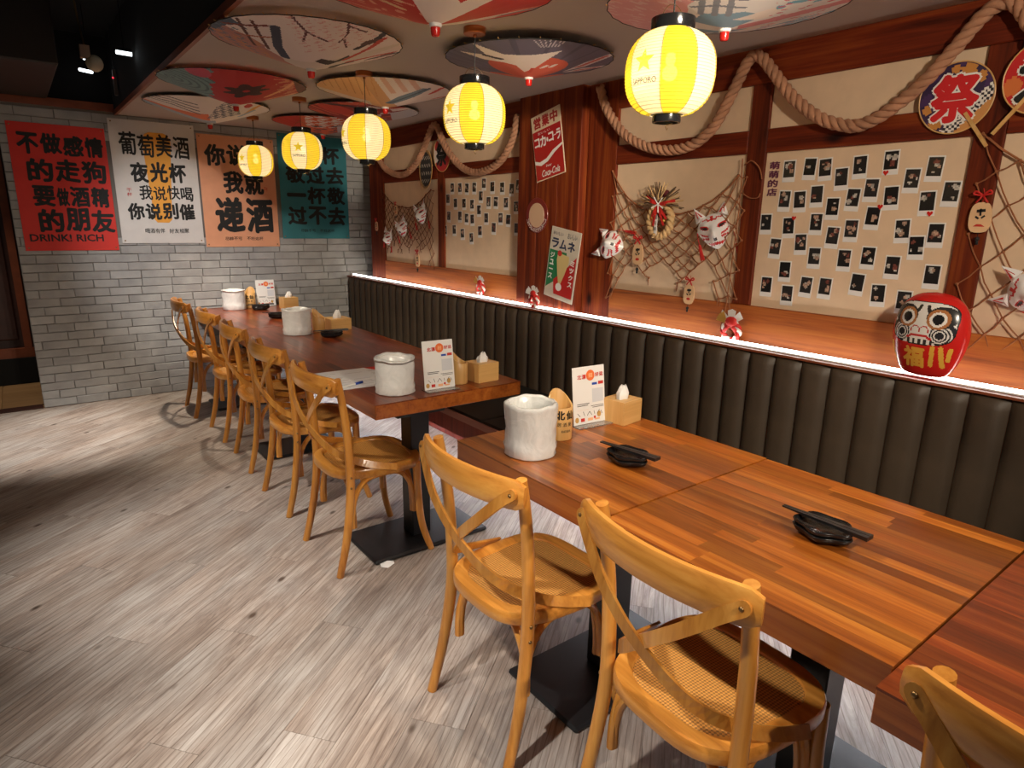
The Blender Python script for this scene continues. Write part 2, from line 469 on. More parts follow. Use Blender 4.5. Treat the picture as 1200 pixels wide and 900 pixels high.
def m_plastic():
    t = NT('crinkled_plastic_film'); v = t.coords((1,1,1), 4)
    n = t.noise(v, 13, 5, .55, 3.0); t.bump(n, .28, .008)
    t.col(t.ramp(n, [(.3, (.82,.84,.83)), (.7, (.94,.95,.94))]))
    return t.set(Roughness=.2, Alpha=.93, Specular_IOR_Level=.8, Coat_Weight=.4, Coat_Roughness=.08)
MAT['film'] = m_plastic()

def m_emit(name, c, s):
    t = NT(name); t.n.remove(t.b); e = t.node('ShaderNodeEmission'); e.inputs[0].default_value = (*c, 1); e.inputs[1].default_value = s
    t.link(e.outputs[0], t.out.inputs[0]); return t.m
MAT['led'] = m_emit('led_strip_glow', (1.0,.93,.86), 13)
MAT['led_under'] = m_emit('under_bench_led_glow', (.92,.95,1.0), 30)
MAT['bulb'] = m_emit('bulb_glow', (1.0,.80,.48), 10)
MAT['tube'] = m_emit('tiny_tube_glow', (.9,.97,1.0), 3)
MAT['red_led'] = m_emit('red_indicator_glow', (1.0,.03,.05), 2)

def m_lantern():
    t = NT('lantern_paper'); a = t.node('ShaderNodeAttribute', attribute_name='print')
    d = t.node('ShaderNodeBsdfDiffuse'); tr = t.node('ShaderNodeBsdfTranslucent'); em = t.node('ShaderNodeEmission'); tp = t.node('ShaderNodeBsdfTransparent')
    for x in (d, tr, em): t.link(a.outputs['Color'], x.inputs[0])
    em.inputs[1].default_value = .34
    m1 = t.node('ShaderNodeMixShader'); m1.inputs[0].default_value = .6; t.link(d.outputs[0], m1.inputs[1]); t.link(tr.outputs[0], m1.inputs[2])
    m2 = t.node('ShaderNodeMixShader'); m2.inputs[0].default_value = .03; t.link(m1.outputs[0], m2.inputs[1]); t.link(tp.outputs[0], m2.inputs[2])
    ad = t.node('ShaderNodeAddShader'); t.link(m2.outputs[0], ad.inputs[0]); t.link(em.outputs[0], ad.inputs[1])
    t.link(ad.outputs[0], t.out.inputs[0]); return t.m
MAT['lantern'] = m_lantern()
def m_acrylic():
    t = NT('clear_acrylic'); t.col((.95,.97,.96)); return t.set(Roughness=.05, Transmission_Weight=.9, IOR=1.35)
MAT['acrylic'] = m_acrylic()

# ------------------------------------------------------------------ dimensions
XW = 2.87      # face of the timber framing on the right wall
XP = 2.885     # face of the cream boards between the timbers
YB = 6.46      # face of the brick wall
H = 2.383      # dropped ceiling

# ------------------------------------------------------------------ the setting
def clip(poly, x0, x1, y0, y1):
    def cut(P, ins, inter):
        out = []
        for i in range(len(P)):
            a, b = P[i], P[(i+1) % len(P)]
            if ins(a):
                out.append(a)
                if not ins(b): out.append(inter(a, b))
            elif ins(b): out.append(inter(a, b))
        return out
    def ix(X): return lambda a, b: (X, a[1]+(b[1]-a[1])*(X-a[0])/(b[0]-a[0]))
    def iy(Y): return lambda a, b: (a[0]+(b[0]-a[0])*(Y-a[1])/(b[1]-a[1]), Y)
    for ins, it in ((lambda p: p[0] >= x0, ix(x0)), (lambda p: p[0] <= x1, ix(x1)), (lambda p: p[1] >= y0, iy(y0)), (lambda p: p[1] <= y1, iy(y1))):
        if not poly: return []
        poly = cut(poly, ins, it)
    return poly
floor = struct(B().box(-2.6, 3.1, -2.6, YB, -.08, -.0095).build('floor', MAT['mortar']))
FA = math.radians(90-52); fd = (math.cos(FA), math.sin(FA)); fn_ = (-fd[1], fd[0])
PW, PL = .185, 1.24
for i in range(-26, 50):
    off = (i*0.437) % 1.0*PL
    for j in range(-4, 9):
        u0 = j*PL+off; v0 = i*PW
        rect = [(0.0006, 0.0006), (PL-.0006, 0.0006), (PL-.0006, PW-.0006), (.0006, PW-.0006)]
        wp = [(fd[0]*(u0+a)+fn_[0]*(v0+b), fd[1]*(u0+a)+fn_[1]*(v0+b)) for a, b in rect]
        cl = clip(wp, -1.25, 2.62, -.35, YB-.004)
        if len(cl) < 3: continue
        ar = abs(sum(cl[k][0]*cl[(k+1) % len(cl)][1]-cl[(k+1) % len(cl)][0]*cl[k][1] for k in range(len(cl))))/2
        if ar < .002: continue
        ox, oy = wp[0]
        loc_ = [((x-ox)*fd[0]+(y-oy)*fd[1], (x-ox)*fn_[0]+(y-oy)*fn_[1]) for x, y in cl]
        o = B().prism(loc_, -.008, 0).build('plank', MAT['plank'], floor)
        o.location = (ox, oy, 0); o.rotation_euler = (0, 0, FA)
struct(B().box(-2.6, -1.26, -2.6, YB-.02, -.0095, -.001).build('trim_1', MAT['corridor']))
# corridor beyond the brick wall
corr = struct(B().box(-2.6, 1.2, YB, 8.0, -.08, -.012).build('floor', MAT['corridor']))
for i in range(6):
    for j in range(2):
        B().box(-1.5+i*.31, -1.5+i*.31+.305, YB+.16+j*.46, YB+.16+j*.46+.455, -.012, -.001).build('tile', MAT['corridor'], corr)
struct(B().box(-2.6, .012, YB+.0, YB+.14, -.012, .004).build('trim_2', MAT['dark_panel']))
wc = struct(B().box(-2.6, 1.2, 7.60, 7.72, 0, 2.9).build('wall_back', MAT['dark_panel']))
for i in range(5):
    x0 = -2.1+i*.52
    B().box(x0+.04, x0+.46, 7.575, 7.60, .42, 2.3, 0, None, .012).build('panel', MAT['dark_panel'], wc)
    B().box(x0-.03, x0+.03, 7.56, 7.60, .24, 2.4).build('stile', MAT['trim_red'], wc)
B().box(-2.6, 1.2, 7.555, 7.60, .25, .34).build('rail', MAT['trim_red'], wc)
struct(B().box(-2.6, 1.2, 7.54, 7.60, 0, .25).build('baseboard_back', MAT['void']))

# brick wall: core and bricks
wb = struct(B().box(.02, 3.10, YB+.012, YB+.13, 0, H+.02).build('wall_far', MAT['mortar']))
CH, BL = .0700, .245
bricks = []
ncourse = int(H/CH)
for c in range(ncourse):
    z0 = c*CH; x = .02-(c % 2)*BL*.5-random.random()*.03; 
    while x < 3.08:
        bl = BL*random.choice((1, 1, 1, 1, .72, 1.0)) + random.uniform(-.012, .012)
        a, b = max(.02, x), min(3.08, x+bl)
        if b-a > .02: bricks.append((a, b, z0, z0+CH))
        x += bl
def hidden(a, b, z0, z1):
    if a > 2.78 and z1 < .95: return True            # behind the banquette
    if a > .08 and b < 2.78 and z0 > 1.40 and z1 < 2.24: return True   # behind the posters
    return False
bricks = [q for q in bricks if not hidden(*q)]
bricks.sort(key=lambda q: (q[3] > H-.35, -(q[1]-q[0])))
rest = B()
def brick_mesh(a, b, z0, z1, off, tilt):
    g = .0022; w = b-a-2*g; h = z1-z0-2*g; d = .014+off
    bb = B(); c = .0035
    j = lambda: random.uniform(-.0022, .0022)
    v = []
    for (ix, iz, yy) in ((0,0,0), (0,0,1), (c,c,2)):
        for (sx, sz) in ((-1,-1), (1,-1), (1,1), (-1,1)):
            y = (0, -d+.004, -d)[yy]+(sz*tilt if yy else 0)
            v.append((sx*(w/2-ix)+(j() if yy else 0), y, sz*(h/2-iz)+(j() if yy else 0)))
    f = [(8,9,10,11)]
    for k in (0, 4):
        for i in range(4):
            l = (i+1) % 4; f.append((k+i, k+l, k+4+l, k+4+i))
    return bb.add(v, f)
for n, (a, b, z0, z1) in enumerate(bricks):
    off = random.uniform(0, .006); tilt = random.uniform(-.002, .002)
    m = brick_mesh(a, b, z0, z1, off, tilt)
    if n < 290:
        o = m.build('brick', MAT['brick'], wb); o.location = ((a+b)/2, YB+.014, (z0+z1)/2)
    else:
        rest.add([(p[0]+(a+b)/2, p[1]+YB+.014, p[2]+(z0+z1)/2) for p in m.v], m.f)
if rest.v:
    r_ = rest.build('brick_course', MAT['brick'], wb); r_['kind'] = 'stuff'

# right wall: core, timbers and cream boards
wr = struct(B().box(XP+.012, 3.10, -.9, 6.10, 0, H+.02).build('wall_right', MAT['dark_panel']))
struct(B().box(3.10, 3.2, 6.0, YB+.1, 0, H+.02).build('wall_side', MAT['mortar']))
def timber(name, y0, y1, z0, z1, x=XW, m='wall_wood_v'):
    return B().box(0, XP+.012-x, -(y1-y0)/2, (y1-y0)/2, -(z1-z0)/2, (z1-z0)/2, 0, None, .004).build(name, MAT[m], wr, loc=(x, (y0+y1)/2, (z0+z1)/2))
Z1, Z2, Z3, Z4 = 1.20, 1.92, 2.025, 2.225
timber('post', 5.80, 6.10, 1.014, H-.0)
timber('post', 4.70, 4.80, Z1, Z4)
for k in range(3): timber('board', 3.02+.205*k, 3.02+.205*(k+1)-.002, 1.014, H, 2.815)
timber('post', 2.77, 3.015, 1.014, H)
timber('post', 1.81, 1.91, Z1, Z4)
timber('post', .87, .97, Z1, Z4)
timber('post', -.10, .0, Z1, Z4)
bays = [(4.80, 5.80), (3.635, 4.70), (1.91, 2.77), (.97, 1.81), (0, .87)]
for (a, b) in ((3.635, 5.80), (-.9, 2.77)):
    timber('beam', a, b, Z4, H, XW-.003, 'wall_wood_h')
    timber('beam', a, b, 1.014, Z1, XW-.003, 'rail_wood_lit')
for (a, b) in bays:
    timber('beam', a, b, Z2, Z3, XW-.001, 'wall_wood_h')
    for (z0, z1) in ((Z1, Z2), (Z3, Z4)):
        B().box(XP, XP+.012, a, b, z0, z1).build('cream_board', MAT['cream'], wr)

# dropped ceiling, its trim and the black void on the left
cl = struct(B().box(.815, 3.1, -.9, YB, H, H+.05).build('ceiling', MAT['ceiling']))
struct(B().box(.795, .815, -.9, YB, H-.008, H+.028).build('trim_3', MAT['trim_red']))
struct(B().box(.80, .83, -.9, YB, H+.028, 2.96).build('trim_4', MAT['void']))
struct(B().box(-2.6, .83, -.9, 8.0, 2.96, 3.02).build('ceiling', MAT['void']))
struct(B().box(.0, .81, YB-.005, YB+.1, H+.015, H+.075).build('trim_5', MAT['trim_red']))
struct(B().box(.0, 1.2, YB+.03, YB+.1, H+.075, 2.96).build('trim_6', MAT['void']))

# ------------------------------------------------------------------ banquette
bq = thing('banquette', 'long dark olive channel-tufted banquette along the right wall', 'bench', (2.36, 3.0, 0))
def bqb(b, name, m, **kw):
    o = b.build(name, m, bq, **kw); o.location = (-2.36, -3.0, 0); return o
BY0, BY1 = -.6, 6.43
bqb(B().box(2.44, 2.86, BY0, BY1, 0.001, .30), 'toe_base', MAT['bench_board'])
bqb(B().box(2.0, 2.86, BY0, BY1, .315, .415), 'seat_box', MAT['bench_board'])
bqb(B().box(1.998, 2.012, BY0, BY1, .415, .452), 'edge_strip', plain('pinkish_edging', srgb(178,120,104), .5))
nseat = 8
for k in range(nseat):
    a = BY0+(BY1-BY0)*k/nseat; b = BY0+(BY1-BY0)*(k+1)/nseat
    bqb(B().box(2.014, 2.74, a+.001, b-.001, .416, .462, 0, None, .012), 'seat_cushion', MAT['seat_leather'], smooth=False)
bqb(B().box(2.765, 2.862, BY0, BY1, .42, 1.005), 'back_board', MAT['bench_board'])
bqb(B().box(2.735, 2.795, BY0, BY1, 1.002, 1.012), 'top_trim', MAT['trim_red'])
CWD = .1305
def channel_mesh():
    b = B(); ny = 8; zs = [.44, .60, .80, .95, .985, .999]; bl = [1, 1, 1, 1, .80, .25]
    for zi, z in enumerate(zs):
        for k in range(ny+1):
            t = k/ny*2-1
            bulge = (1-abs(t)**3.2)*.030
            b.v.append((2.762-(.008+bulge)*bl[zi], t*(CWD/2-.0008), z))
    for zi in range(len(zs)-1):
        for k in range(ny):
            i = zi*(ny+1)+k
            b.f.append((i, i+ny+1, i+ny+2, i+1)); b.m.append(0); b.c.append(None)
    # top
    i0 = (len(zs)-1)*(ny+1)
    n0 = len(b.v)
    b.v += [(2.765, -CWD/2, .999), (2.765, CWD/2, .999)]
    b.f.append(tuple(list(range(i0, i0+ny+1))[::-1]+[n0, n0+1])); b.m.append(0); b.c.append(None)
    return b
ch0 = None
for k in range(-9, 45):
    y = .657+CWD*(k+.5)
    if y < BY0 or y > BY1-.06: continue
    if ch0 is None:
        ch0 = channel_mesh().build('back_channel', MAT['leather'], bq, smooth=True, auto=50); o = ch0
    else:
        o = ch0.copy(); COL.objects.link(o)
    o.location = (-2.36, y-3.0, 0)
t = thing('led_strip', 'white glowing light strip along the top of the banquette back', 'light strip', (2.793, 3.0, 1.013))
B().box(-.018, .018, BY0-3, 6.41-3, 0, .006).build('channel', MAT['white_paint'], t)
B().tube([(0, BY0-3, .0135), (0, 6.40-3, .0135)], .0055, 8).build('diffuser', MAT['led'], t)
t = thing('led_strip', 'hidden light strip under the front of the banquette seat lighting the floor', 'light strip', (2.20, 3.0, .315))
B().box(-.02, .02, BY0-3, 6.3-3, -.010, 0).build('channel', MAT['white_paint'], t)
B().box(-.014, .014, BY0-3, 6.3-3, -.014, -.010).build('diffuser', MAT['led_under'], t)

# ------------------------------------------------------------------ tables
def table(label, x0, x1, y0, y1, zt, th, bases, sw=.045, grp=None, stave_tone='stave'):
    cx, cy = (x0+x1)/2, (y0+y1)/2
    t = thing('dining_table', label, 'table', (cx, cy, 0), 0, grp)
    w, l = (x1-x0)/2, (y1-y0)/2
    top = B().box(-w, w, -l, l, zt-th, zt-.004, 0, None, .002).build('tabletop', MAT['table_edge'], t)
    n = int(round(2*w/sw)); s_ = 2*w/n
    for i in range(n):
        y = -l; first = random.uniform(.25, .55)
        while y < l-.001:
            e = min(l, y+(first if y == -l else random.uniform(.35, .62)))
            if l-e < .12: e = l
            a, b = -w+i*s_, -w+(i+1)*s_
            o = B().box(-s_/2, s_/2, -(e-y)/2, (e-y)/2, -.006, 0).build('stave', MAT[stave_tone], top)
            o.location = ((a+b)/2, (y+e)/2, zt)
            y = e
    for (bx, by) in bases:
        B().box(-.32, .32, -.18, .18, .001, .022, 0, None, .008).build('base_plate', MAT['black_paint'], t, loc=(bx-cx, by-cy, 0))
        B().box(-.052, .052, -.052, .052, .022, zt-th-.02, 0, None, .004).build('column', MAT['black_paint'], t, loc=(bx-cx, by-cy, 0))
        B().box(-.13, .13, -.07, .07, zt-th-.02, zt-th).build('mounting_plate', MAT['black_paint'], t, loc=(bx-cx, by-cy, 0))
    return t
table('wooden butcher-block table in front with lined pail, bamboo cup and tissue box', 1.27, 2.10, 1.185, 1.995, .755, .082, [(1.53, 1.39)])
table('wooden butcher-block table in the foreground holding only black dish and chopsticks', 1.255, 2.10, .395, 1.181, .752, .08, [(1.55, .66)])
table('wooden butcher-block table at lower right corner, partly behind the nearest chair', 1.17, 2.10, -.42, .389, .752, .08, [(1.55, -.10)], stave_tone='stave_dim')
table('long wooden table in the middle with order sheet, pen and menu card', 1.215, 2.06, 2.605, 5.055, .757, .072, [(1.47, 2.70), (1.47, 4.35)], stave_tone='stave_dim')
table('wooden table against the grey brick wall at the far end', 1.235, 2.06, 5.061, 6.42, .757, .072, [(1.50, 5.75)], stave_tone='stave_dim')

# ------------------------------------------------------------------ crossback chairs
def make_chair(label, loc, rot):
    t = thing('dining_chair', label, 'chair', loc, rot, 'crossback dining chairs')
    parts = []
    cw, cy_ = MAT['chair_wood'], MAT['chair_wood_y']
    def P(b, name, m=cw, smooth=True, auto=40, par=t, subs=None):
        o = b.build(name, m, par, smooth=smooth, auto=auto); 
        if par is t: parts.append((o, []))
        return o
    for s in (-1, 1):
        pth = smooth_path([(-.245, s*.217, 0), (-.205, s*.212, .16), (-.176, s*.205, .34), (-.168, s*.203, .48), (-.176, s*.206, .68), (-.196, s*.210, .84), (-.212, s*.212, .922)], 5)
        n = len(pth); rad = [.0165+.0035*math.sin(PI*min(1, i/n*1.2)) for i in range(n)]
        leg = P(B().tube(pth, rad, 12), 'back_leg')
        for z, x in ((.42, -.17), (.468, -.168), (.885, -.205)):
            b = B().lathe([(.0001, .0), (.0055, .0005), (.0055, .003), (.0035, .005), (.0001, .005)], 8)
            sc = b.build('screw', MAT['steel'], leg, smooth=True); parts[-1][1].append(sc)
            if z < .8: sc.location = (x-.004, s*(.203+.0185), z); sc.rotation_euler = (-s*PI/2, 0, 0)
            else: sc.location = (-.2625, s*.231, .897); sc.rotation_euler = (0, -PI/2, 0)
        pth = smooth_path([(.172, s*.190, .460), (.176, s*.194, .30), (.190, s*.203, .14), (.228, s*.222, 0)], 6)
        n = len(pth); P(B().tube(pth, [.0195-.0035*i/n for i in range(n)], 12), 'front_leg')
    # seat frame: rounded ring
    def outline(k):
        pts = []
        for i in range(56):
            a = 2*PI*i/56; ca, sa = math.cos(a), math.sin(a); e = .62
            x = math.copysign(abs(ca)**e, ca); y = math.copysign(abs(sa)**e, sa)
            px = .002+.230*x; hw = .219+.017*max(-1, min(1, x))
            py = hw*y
            L = math.hypot(px, py)
            pts.append((px*(1-k/L), py*(1-k/L)))
        return pts
    o0 = outline(0); o1 = outline(.004); i0 = outline(.046); i1 = outline(.05)
    b = B(); n = 56
    rings = [([p for p in o1], .444), (o0, .450), (o0, .477), (o1, .485), (outline(.02), .487), (i0, .483), (i1, .477), (i1, .448), (outline(.03), .444)]
    for pts, z in rings: b.v += [(x, y, z) for x, y in pts]
    R = len(rings)
    for r in range(R):
        r2 = (r+1) % R
        for i in range(n):
            j = (i+1) % n; b.f.append((r*n+i, r*n+j, r2*n+j, r2*n+i)); b.m.append(0); b.c.append(None)
    P(b, 'seat_frame', cy_)
    b = B(); pan = outline(.0485)
    b.prism(pan, .468, .4775)
    P(b, 'rattan_panel', MAT['rattan'], False, None)
    # curved top rail, wide in the middle, wrapping behind the posts
    b = B(); N = 25; prof = []
    for i in range(N):
        tt = i/(N-1)*2-1
        y = tt*.254; x = -.2325-.060*(1-abs(tt)**2.0)+.016*max(0, abs(tt)-.8)*5*.2
        hh = .043*(1-max(0, abs(tt)-.88)**2*24) if abs(tt) > .88 else .043
        hh = max(hh, .020); zc = .892+.004*(1-tt*tt)
        th = .0105
        # section ring: rounded rectangle in (normal, z)
        dx = .060*2*tt/.254; L = math.hypot(1, dx); nx, ny = 1/L, -dx/L
        for (p, q) in ((1,-.75), (1,0), (1,.75), (.55,.97), (-.55,.97), (-1,.75), (-1.25,0), (-1,-.75), (-.55,-.97), (.55,-.97)):
            b.v.append((x+nx*th*p, y+ny*th*p, zc+hh*q))
    m = 10
    for i in range(N-1):
        for k in range(m):
            l = (k+1) % m; b.f.append((i*m+k, i*m+l, (i+1)*m+l, (i+1)*m+k)); b.m.append(0); b.c.append(None)
    b.f.append(tuple(range(m-1, -1, -1))); b.f.append(tuple((N-1)*m+k for k in range(m))); b.m += [0, 0]; b.c += [None, None]
    P(b, 'top_rail', cy_, True, 50)
    for s in (-1, 1):
        dx = -.006 if s > 0 else .003
        pth = smooth_path([(-.2585, s*.232, .897), (-.272, s*.195, .866), (-.286+dx, s*.105, .782), (-.276+dx, 0, .690), (-.222+dx*.5, -s*.110, .588), (-.130, -s*.178, .528), (-.045, -s*.213, .498), (.045, -s*.2335, .476)], 6)
        npt = len(pth)
        def upf(i, s=s, npt=npt):
            f = i/(npt-1); w = max(0, (f-.45)/.55)
            return Vector((-1+.75*w, -s*.95*w, .12+.55*w))
        b = B(); b.tube(pth, 0, flat=(.031, .008), up=upf)
        P0, P1 = Vector(pth[0]), Vector(pth[1]); t0 = (P1-P0).normalized(); u0 = upf(0); u0 = (u0-t0*u0.dot(t0)).normalized(); w0 = t0.cross(u0)   # rounded end
        rim = [P0+(w0*math.cos(q)+t0*math.sin(q))*.0155 for q in [2*PI*k/14 for k in range(14)]]
        b.add([p_+u0*.004 for p_ in rim]+[p_-u0*.004 for p_ in rim], [tuple(range(14)), tuple(range(27, 13, -1))]+[(i_, 14+i_, 14+(i_+1) % 14, (i_+1) % 14) for i_ in range(14)])
        o = P(b, 'cross_strip', cw, False, None)
    # bent arches under the seat
    def arch(a, c_, q=.205):
        a = Vector(a); c_ = Vector(c_)
        pts = [(0, q), (.005, .27), (.045, .34), (.13, .395), (.27, .43), (.5, .437), (.73, .43), (.87, .395), (.955, .34), (.995, .27), (1, q)]
        return smooth_path([tuple(a.lerp(c_, u))[:2]+(z,) for u, z in pts], 4)
    for s in (-1, 1): P(B().tube(arch((-.158, s*.181, 0), (.163, s*.176, 0)), .0128, 9), 'bent_brace')
    P(B().tube(arch((-.150, -.180, 0), (-.150, .180, 0)), .0128, 9), 'bent_brace')
    P(B().tube(arch((.158, -.165, 0), (.158, .165, 0)), .0128, 9), 'bent_brace')
    return t, parts
CH_ = [
    ('crossback wooden chair farthest back, beside the brick wall', (1.235, 5.67, 0), -.04),
    ('crossback wooden chair second from the brick wall', (1.272, 4.94, 0), -.02),
    ('crossback wooden chair third from the brick wall, at the long table', (1.262, 4.23, 0), -.05),
    ('crossback wooden chair fourth from the brick wall, at the long table', (1.24, 3.485, 0), .0),
    ('crossback wooden chair at the near end of the long table by the order sheet', (1.222, 2.745, 0), .0),
    ('crossback wooden chair at the table with white pail and bamboo cup', (1.192, 1.440, 0), .0),
    ('large crossback wooden chair in the foreground before the lone dish and chopsticks', (1.252, .778, 0), -.06),
    ('crossback wooden chair cut off at the lower right corner of the view', (1.262, .052, 0), .02),
]
c0, cparts = make_chair(*CH_[0])
for lab, loc, rot in CH_[1:]: dup(c0, lab, loc, rot, cparts)

# ------------------------------------------------------------------ lanterns
def lantern(label, y, theta):
    """theta: angle of a panel seam, measured from the direction to the viewer, + to the right"""
    X = 1.69
    t = thing('paper_lantern', label, 'lantern', (X, y, 1.893), 0, 'striped paper lanterns hanging from the ceiling')
    az = math.atan2(-y, -X)     # towards the room entrance
    a0 = az + theta
    hb, ht = .022, .262; R = .136
    prof = []
    n = 64; N = 104
    b = B()
    for i in range(N+1):
        u = i/N; z = hb+(ht-hb)*u
        e = abs(2*u-1); r = .052+(R-.052)*(1-e**2.6)**.62 if e < 1 else .052
        r = max(r, .05+.012*u)
        r += .0013*math.cos(u*26*2*PI)
        for k in range(n):
            a = a0+2*PI*k/n
            b.v.append((r*math.cos(a), r*math.sin(a), z))
        prof.append((r, z))
    Yc, Wc = (.90,.68,.05), (.93,.83,.58)
    for i in range(N):
        for k in range(n):
            l = (k+1) % n; b.f.append((i*n+k, i*n+l, (i+1)*n+l, (i+1)*n+k)); b.m.append(0)
            cc = Yc if (k // 8) % 2 == 0 else Wc
            b.c.append(tuple(q*.50 for q in cc) if i % 4 == 0 else cc)
    o = b.build('paper_shade', MAT['lantern'], t, smooth=True)
    # seam wires between panels
    s_ = B()
    for k in range(8):
        a = a0+2*PI*k/8
        s_.tube([((r+.0008)*math.cos(a), (r+.0008)*math.sin(a), z) for r, z in prof[::4]], .0011, 4)
    s_.build('rib_wire', plain('lantern_wire', (.45,.30,.05), .6), t)
    # star and maker's lettering on the white panels
    rr = np.array(prof)
    def wrap(ac):
        def f(p, q):     # p across (m), q height
            r = float(np.interp(q, rr[:,1], rr[:,0]))+.0022
            a = ac+p/r
            return (r*math.cos(a), r*math.sin(a), q)
        return f
    for kk in (7, 3):
        ac = a0+2*PI*(kk+.5)/8; f = wrap(ac); lb = B(); zc = .158
        star = []
        for i in range(10):
            a = PI/2+2*PI*i/10; r = .035 if i % 2 == 0 else .0145
            star.append((r*math.cos(a), r*math.sin(a)))
        pts = [f(0, zc)]+[f(x, zc+q) for x, q in star]
        lb.add(pts, [(0, 1+i, 1+(i+1) % 10) for i in range(10)])
        lb.build('star', plain('gold_star', (.85,.55,.02), .6, Emission_Color=(.95,.66,.03,1), Emission_Strength=.5) if kk == 7 else bpy.data.materials['gold_star'], t)
        B().word('SAPPORO', -.042, .042, zc-.062, zc-.046, 0, .0, 0, fn=f).build('lettering', MAT['ink'], t)
    ring = B(); ring.lathe([(.050, .262), (.064, .262), (.066, .268), (.066, .296), (.060, .298), (.056, .296), (.056, .268)], 32, closed=True); ring.build('top_ring', MAT['black_gloss'], t, smooth=True, auto=40)
    ring = B(); ring.lathe([(.036, .0), (.043, .0), (.044, .004), (.044, .022), (.050, .024), (.036, .024)], 32, closed=True); ring.build('bottom_ring', MAT['black_gloss'], t, smooth=True, auto=40)
    B().tube(smooth_path([(.03, 0, .001), (.0, 0, -.008), (0, .0, -.014), (.006, 0, -.020), (.010, 0, -.014)], 4), .0012, 5).build('hook', MAT['steel'], t)
    w = B(); w.tube(smooth_path([(-.058, 0, .29), (-.03, 0, .325), (0, 0, .335), (.03, 0, .325), (.058, 0, .29)], 4), .0012, 5); w.build('bail_wire', MAT['steel'], t)
    B().lathe([(.0022, .20), (.0022, .40), (.0028, .42), (.0028, .46)], 8).build('cord', MAT['cord_black'], t)
    B().lathe([(.0001, .452), (.007, .452), (.008, .462), (.045, .463), (.048, .466), (.048, .488), (.047, .4895), (.0001, .4895)], 32).build('canopy', MAT['copper'], t, smooth=True, auto=40)
    bl = B(); bl.lathe([(.012, .20), (.016, .185), (.013, .17)], 12); bl.ball((0, 0, .145), .024, 12, 8); bl.build('bulb', MAT['bulb'], t, smooth=True)
    d = bpy.data.lights.new('lantern_bulb', 'POINT'); d.energy = .20; d.color = (1, .80, .50); d.shadow_soft_size = .03
    lo = bpy.data.objects.new('lantern_bulb', d); COL.objects.link(lo); lo.location = (X, y, 1.893+.10)
    return t
R_ = math.radians
lantern('nearest and largest yellow and white striped paper lantern, in front of the near rope', 1.425, R_(-11.5))
lantern('second paper lantern from the front, below the grey crane parasol', 2.505, R_(-28))
lantern('third paper lantern from the front, right of the teal poster', 3.61, R_(3-50))
lantern('fourth paper lantern from the front, over the teal poster', 4.65, R_(12))
lantern('farthest and smallest paper lantern, over the salmon poster', 5.74, R_(-27))

# ------------------------------------------------------------------ ceiling parasols
def nz(x, y, s, seed=0):
    return (np.sin(x*s*1.3+seed)+np.sin(y*s*1.7+seed*2.1)+np.sin((x+y)*s*1.1+seed*.7)+np.sin((x-y)*s*2.3+seed*1.3))/4
def inpoly(x, y, poly):
    ins = np.zeros(len(x), bool); n = len(poly); j = n-1
    for i in range(n):
        xi, yi = poly[i]; xj, yj = poly[j]
        if yi != yj:
            c = ((yi > y) != (yj > y)) & (x < (xj-xi)*(y-yi)/(yj-yi)+xi)
            ins ^= c
        j = i
    return ins
def ell(x, y, cx, cy, rx, ry, rot=0):
    c, s = math.cos(rot), math.sin(rot); dx, dy = x-cx, y-cy
    return ((dx*c+dy*s)/rx)**2+((-dx*s+dy*c)/ry)**2 < 1
def stroke(x, y, pts, w):
    m = np.zeros(len(x), bool)
    for (a, b) in zip(pts[:-1], pts[1:]):
        ax, ay = a; bx, by = b; L2 = (bx-ax)**2+(by-ay)**2+1e-9
        t = np.clip(((x-ax)*(bx-ax)+(y-ay)*(by-ay))/L2, 0, 1)
        m |= (x-ax-t*(bx-ax))**2+(y-ay-t*(by-ay))**2 < w*w
    return m
def layer(n, base):
    c = np.empty((n, 3)); c[:] = base; return c
# in the parasol's own frame: a to the right, b away from the viewer (downwards in the view)
def art_torii(a, b):
    c = layer(len(a), srgb(238,220,212))
    c[b > .62+.3*a] = srgb(226,210,196)
    m = (a < -.45+.12*nz(b, a, 7)+.3*b); c[m] = srgb(190,128,116)
    m = inpoly(a, b, [(-1,-.2),(-.72,-.78),(-.52,-.80),(-.40,-.35),(-.55,-.5),(-.75,-.1),(-.9,.3)]); c[m] = srgb(74,88,106)
    m = (a < -.38) & (b > .0) & (nz(a, b, 24, 2) > .15); c[m] = srgb(206,136,96)
    m = (a < -.45) & (nz(a, b, 30, 5) > .35); c[m] = srgb(96,116,132)
    for x0 in (-.47, -.33): c[stroke(a, b, [(x0+.03,-.72),(x0,.30)], .018)] = srgb(98,52,42)
    c[stroke(a, b, [(-.64,-.42),(-.18,-.62)], .026)] = srgb(128,56,44)
    c[stroke(a, b, [(-.56,-.08),(-.22,-.22)], .02)] = srgb(180,96,64)
    c[stroke(a, b, [(-.20,.55),(-.20,.10),(-.10,-.6)], .05)] = srgb(56,64,84)
    for br in ([(.12,-.95),(.18,-.45),(.34,-.05)], [(.18,-.45),(.10,-.15)], [(.62,-.6),(.56,-.2),(.44,.05)], [(.60,-.45),(.74,-.1)], [(.50,-.02),(.48,.3)]): c[stroke(a, b, br, .014)] = srgb(104,60,62)
    m = (b < .25) & (a > .02) & (nz(a, b, 36, 3) > .40); c[m] = srgb(226,176,170)
    c[inpoly(a, b, [(.10,.62),(.18,.55),(.30,.80),(.46,.70),(.44,.86),(.20,.92)])] = srgb(64,50,48)
    c[stroke(a, b, [(.58,.48),(.80,.32),(.97,.05)], .055)] = srgb(42,38,42)
    c[ell(a, b, .72, .36, .10, .10)] = srgb(90,60,56)
    c[stroke(a, b, [(.40,.88),(.68,.66),(.86,.40)], .045)] = srgb(206,76,58)
    return c
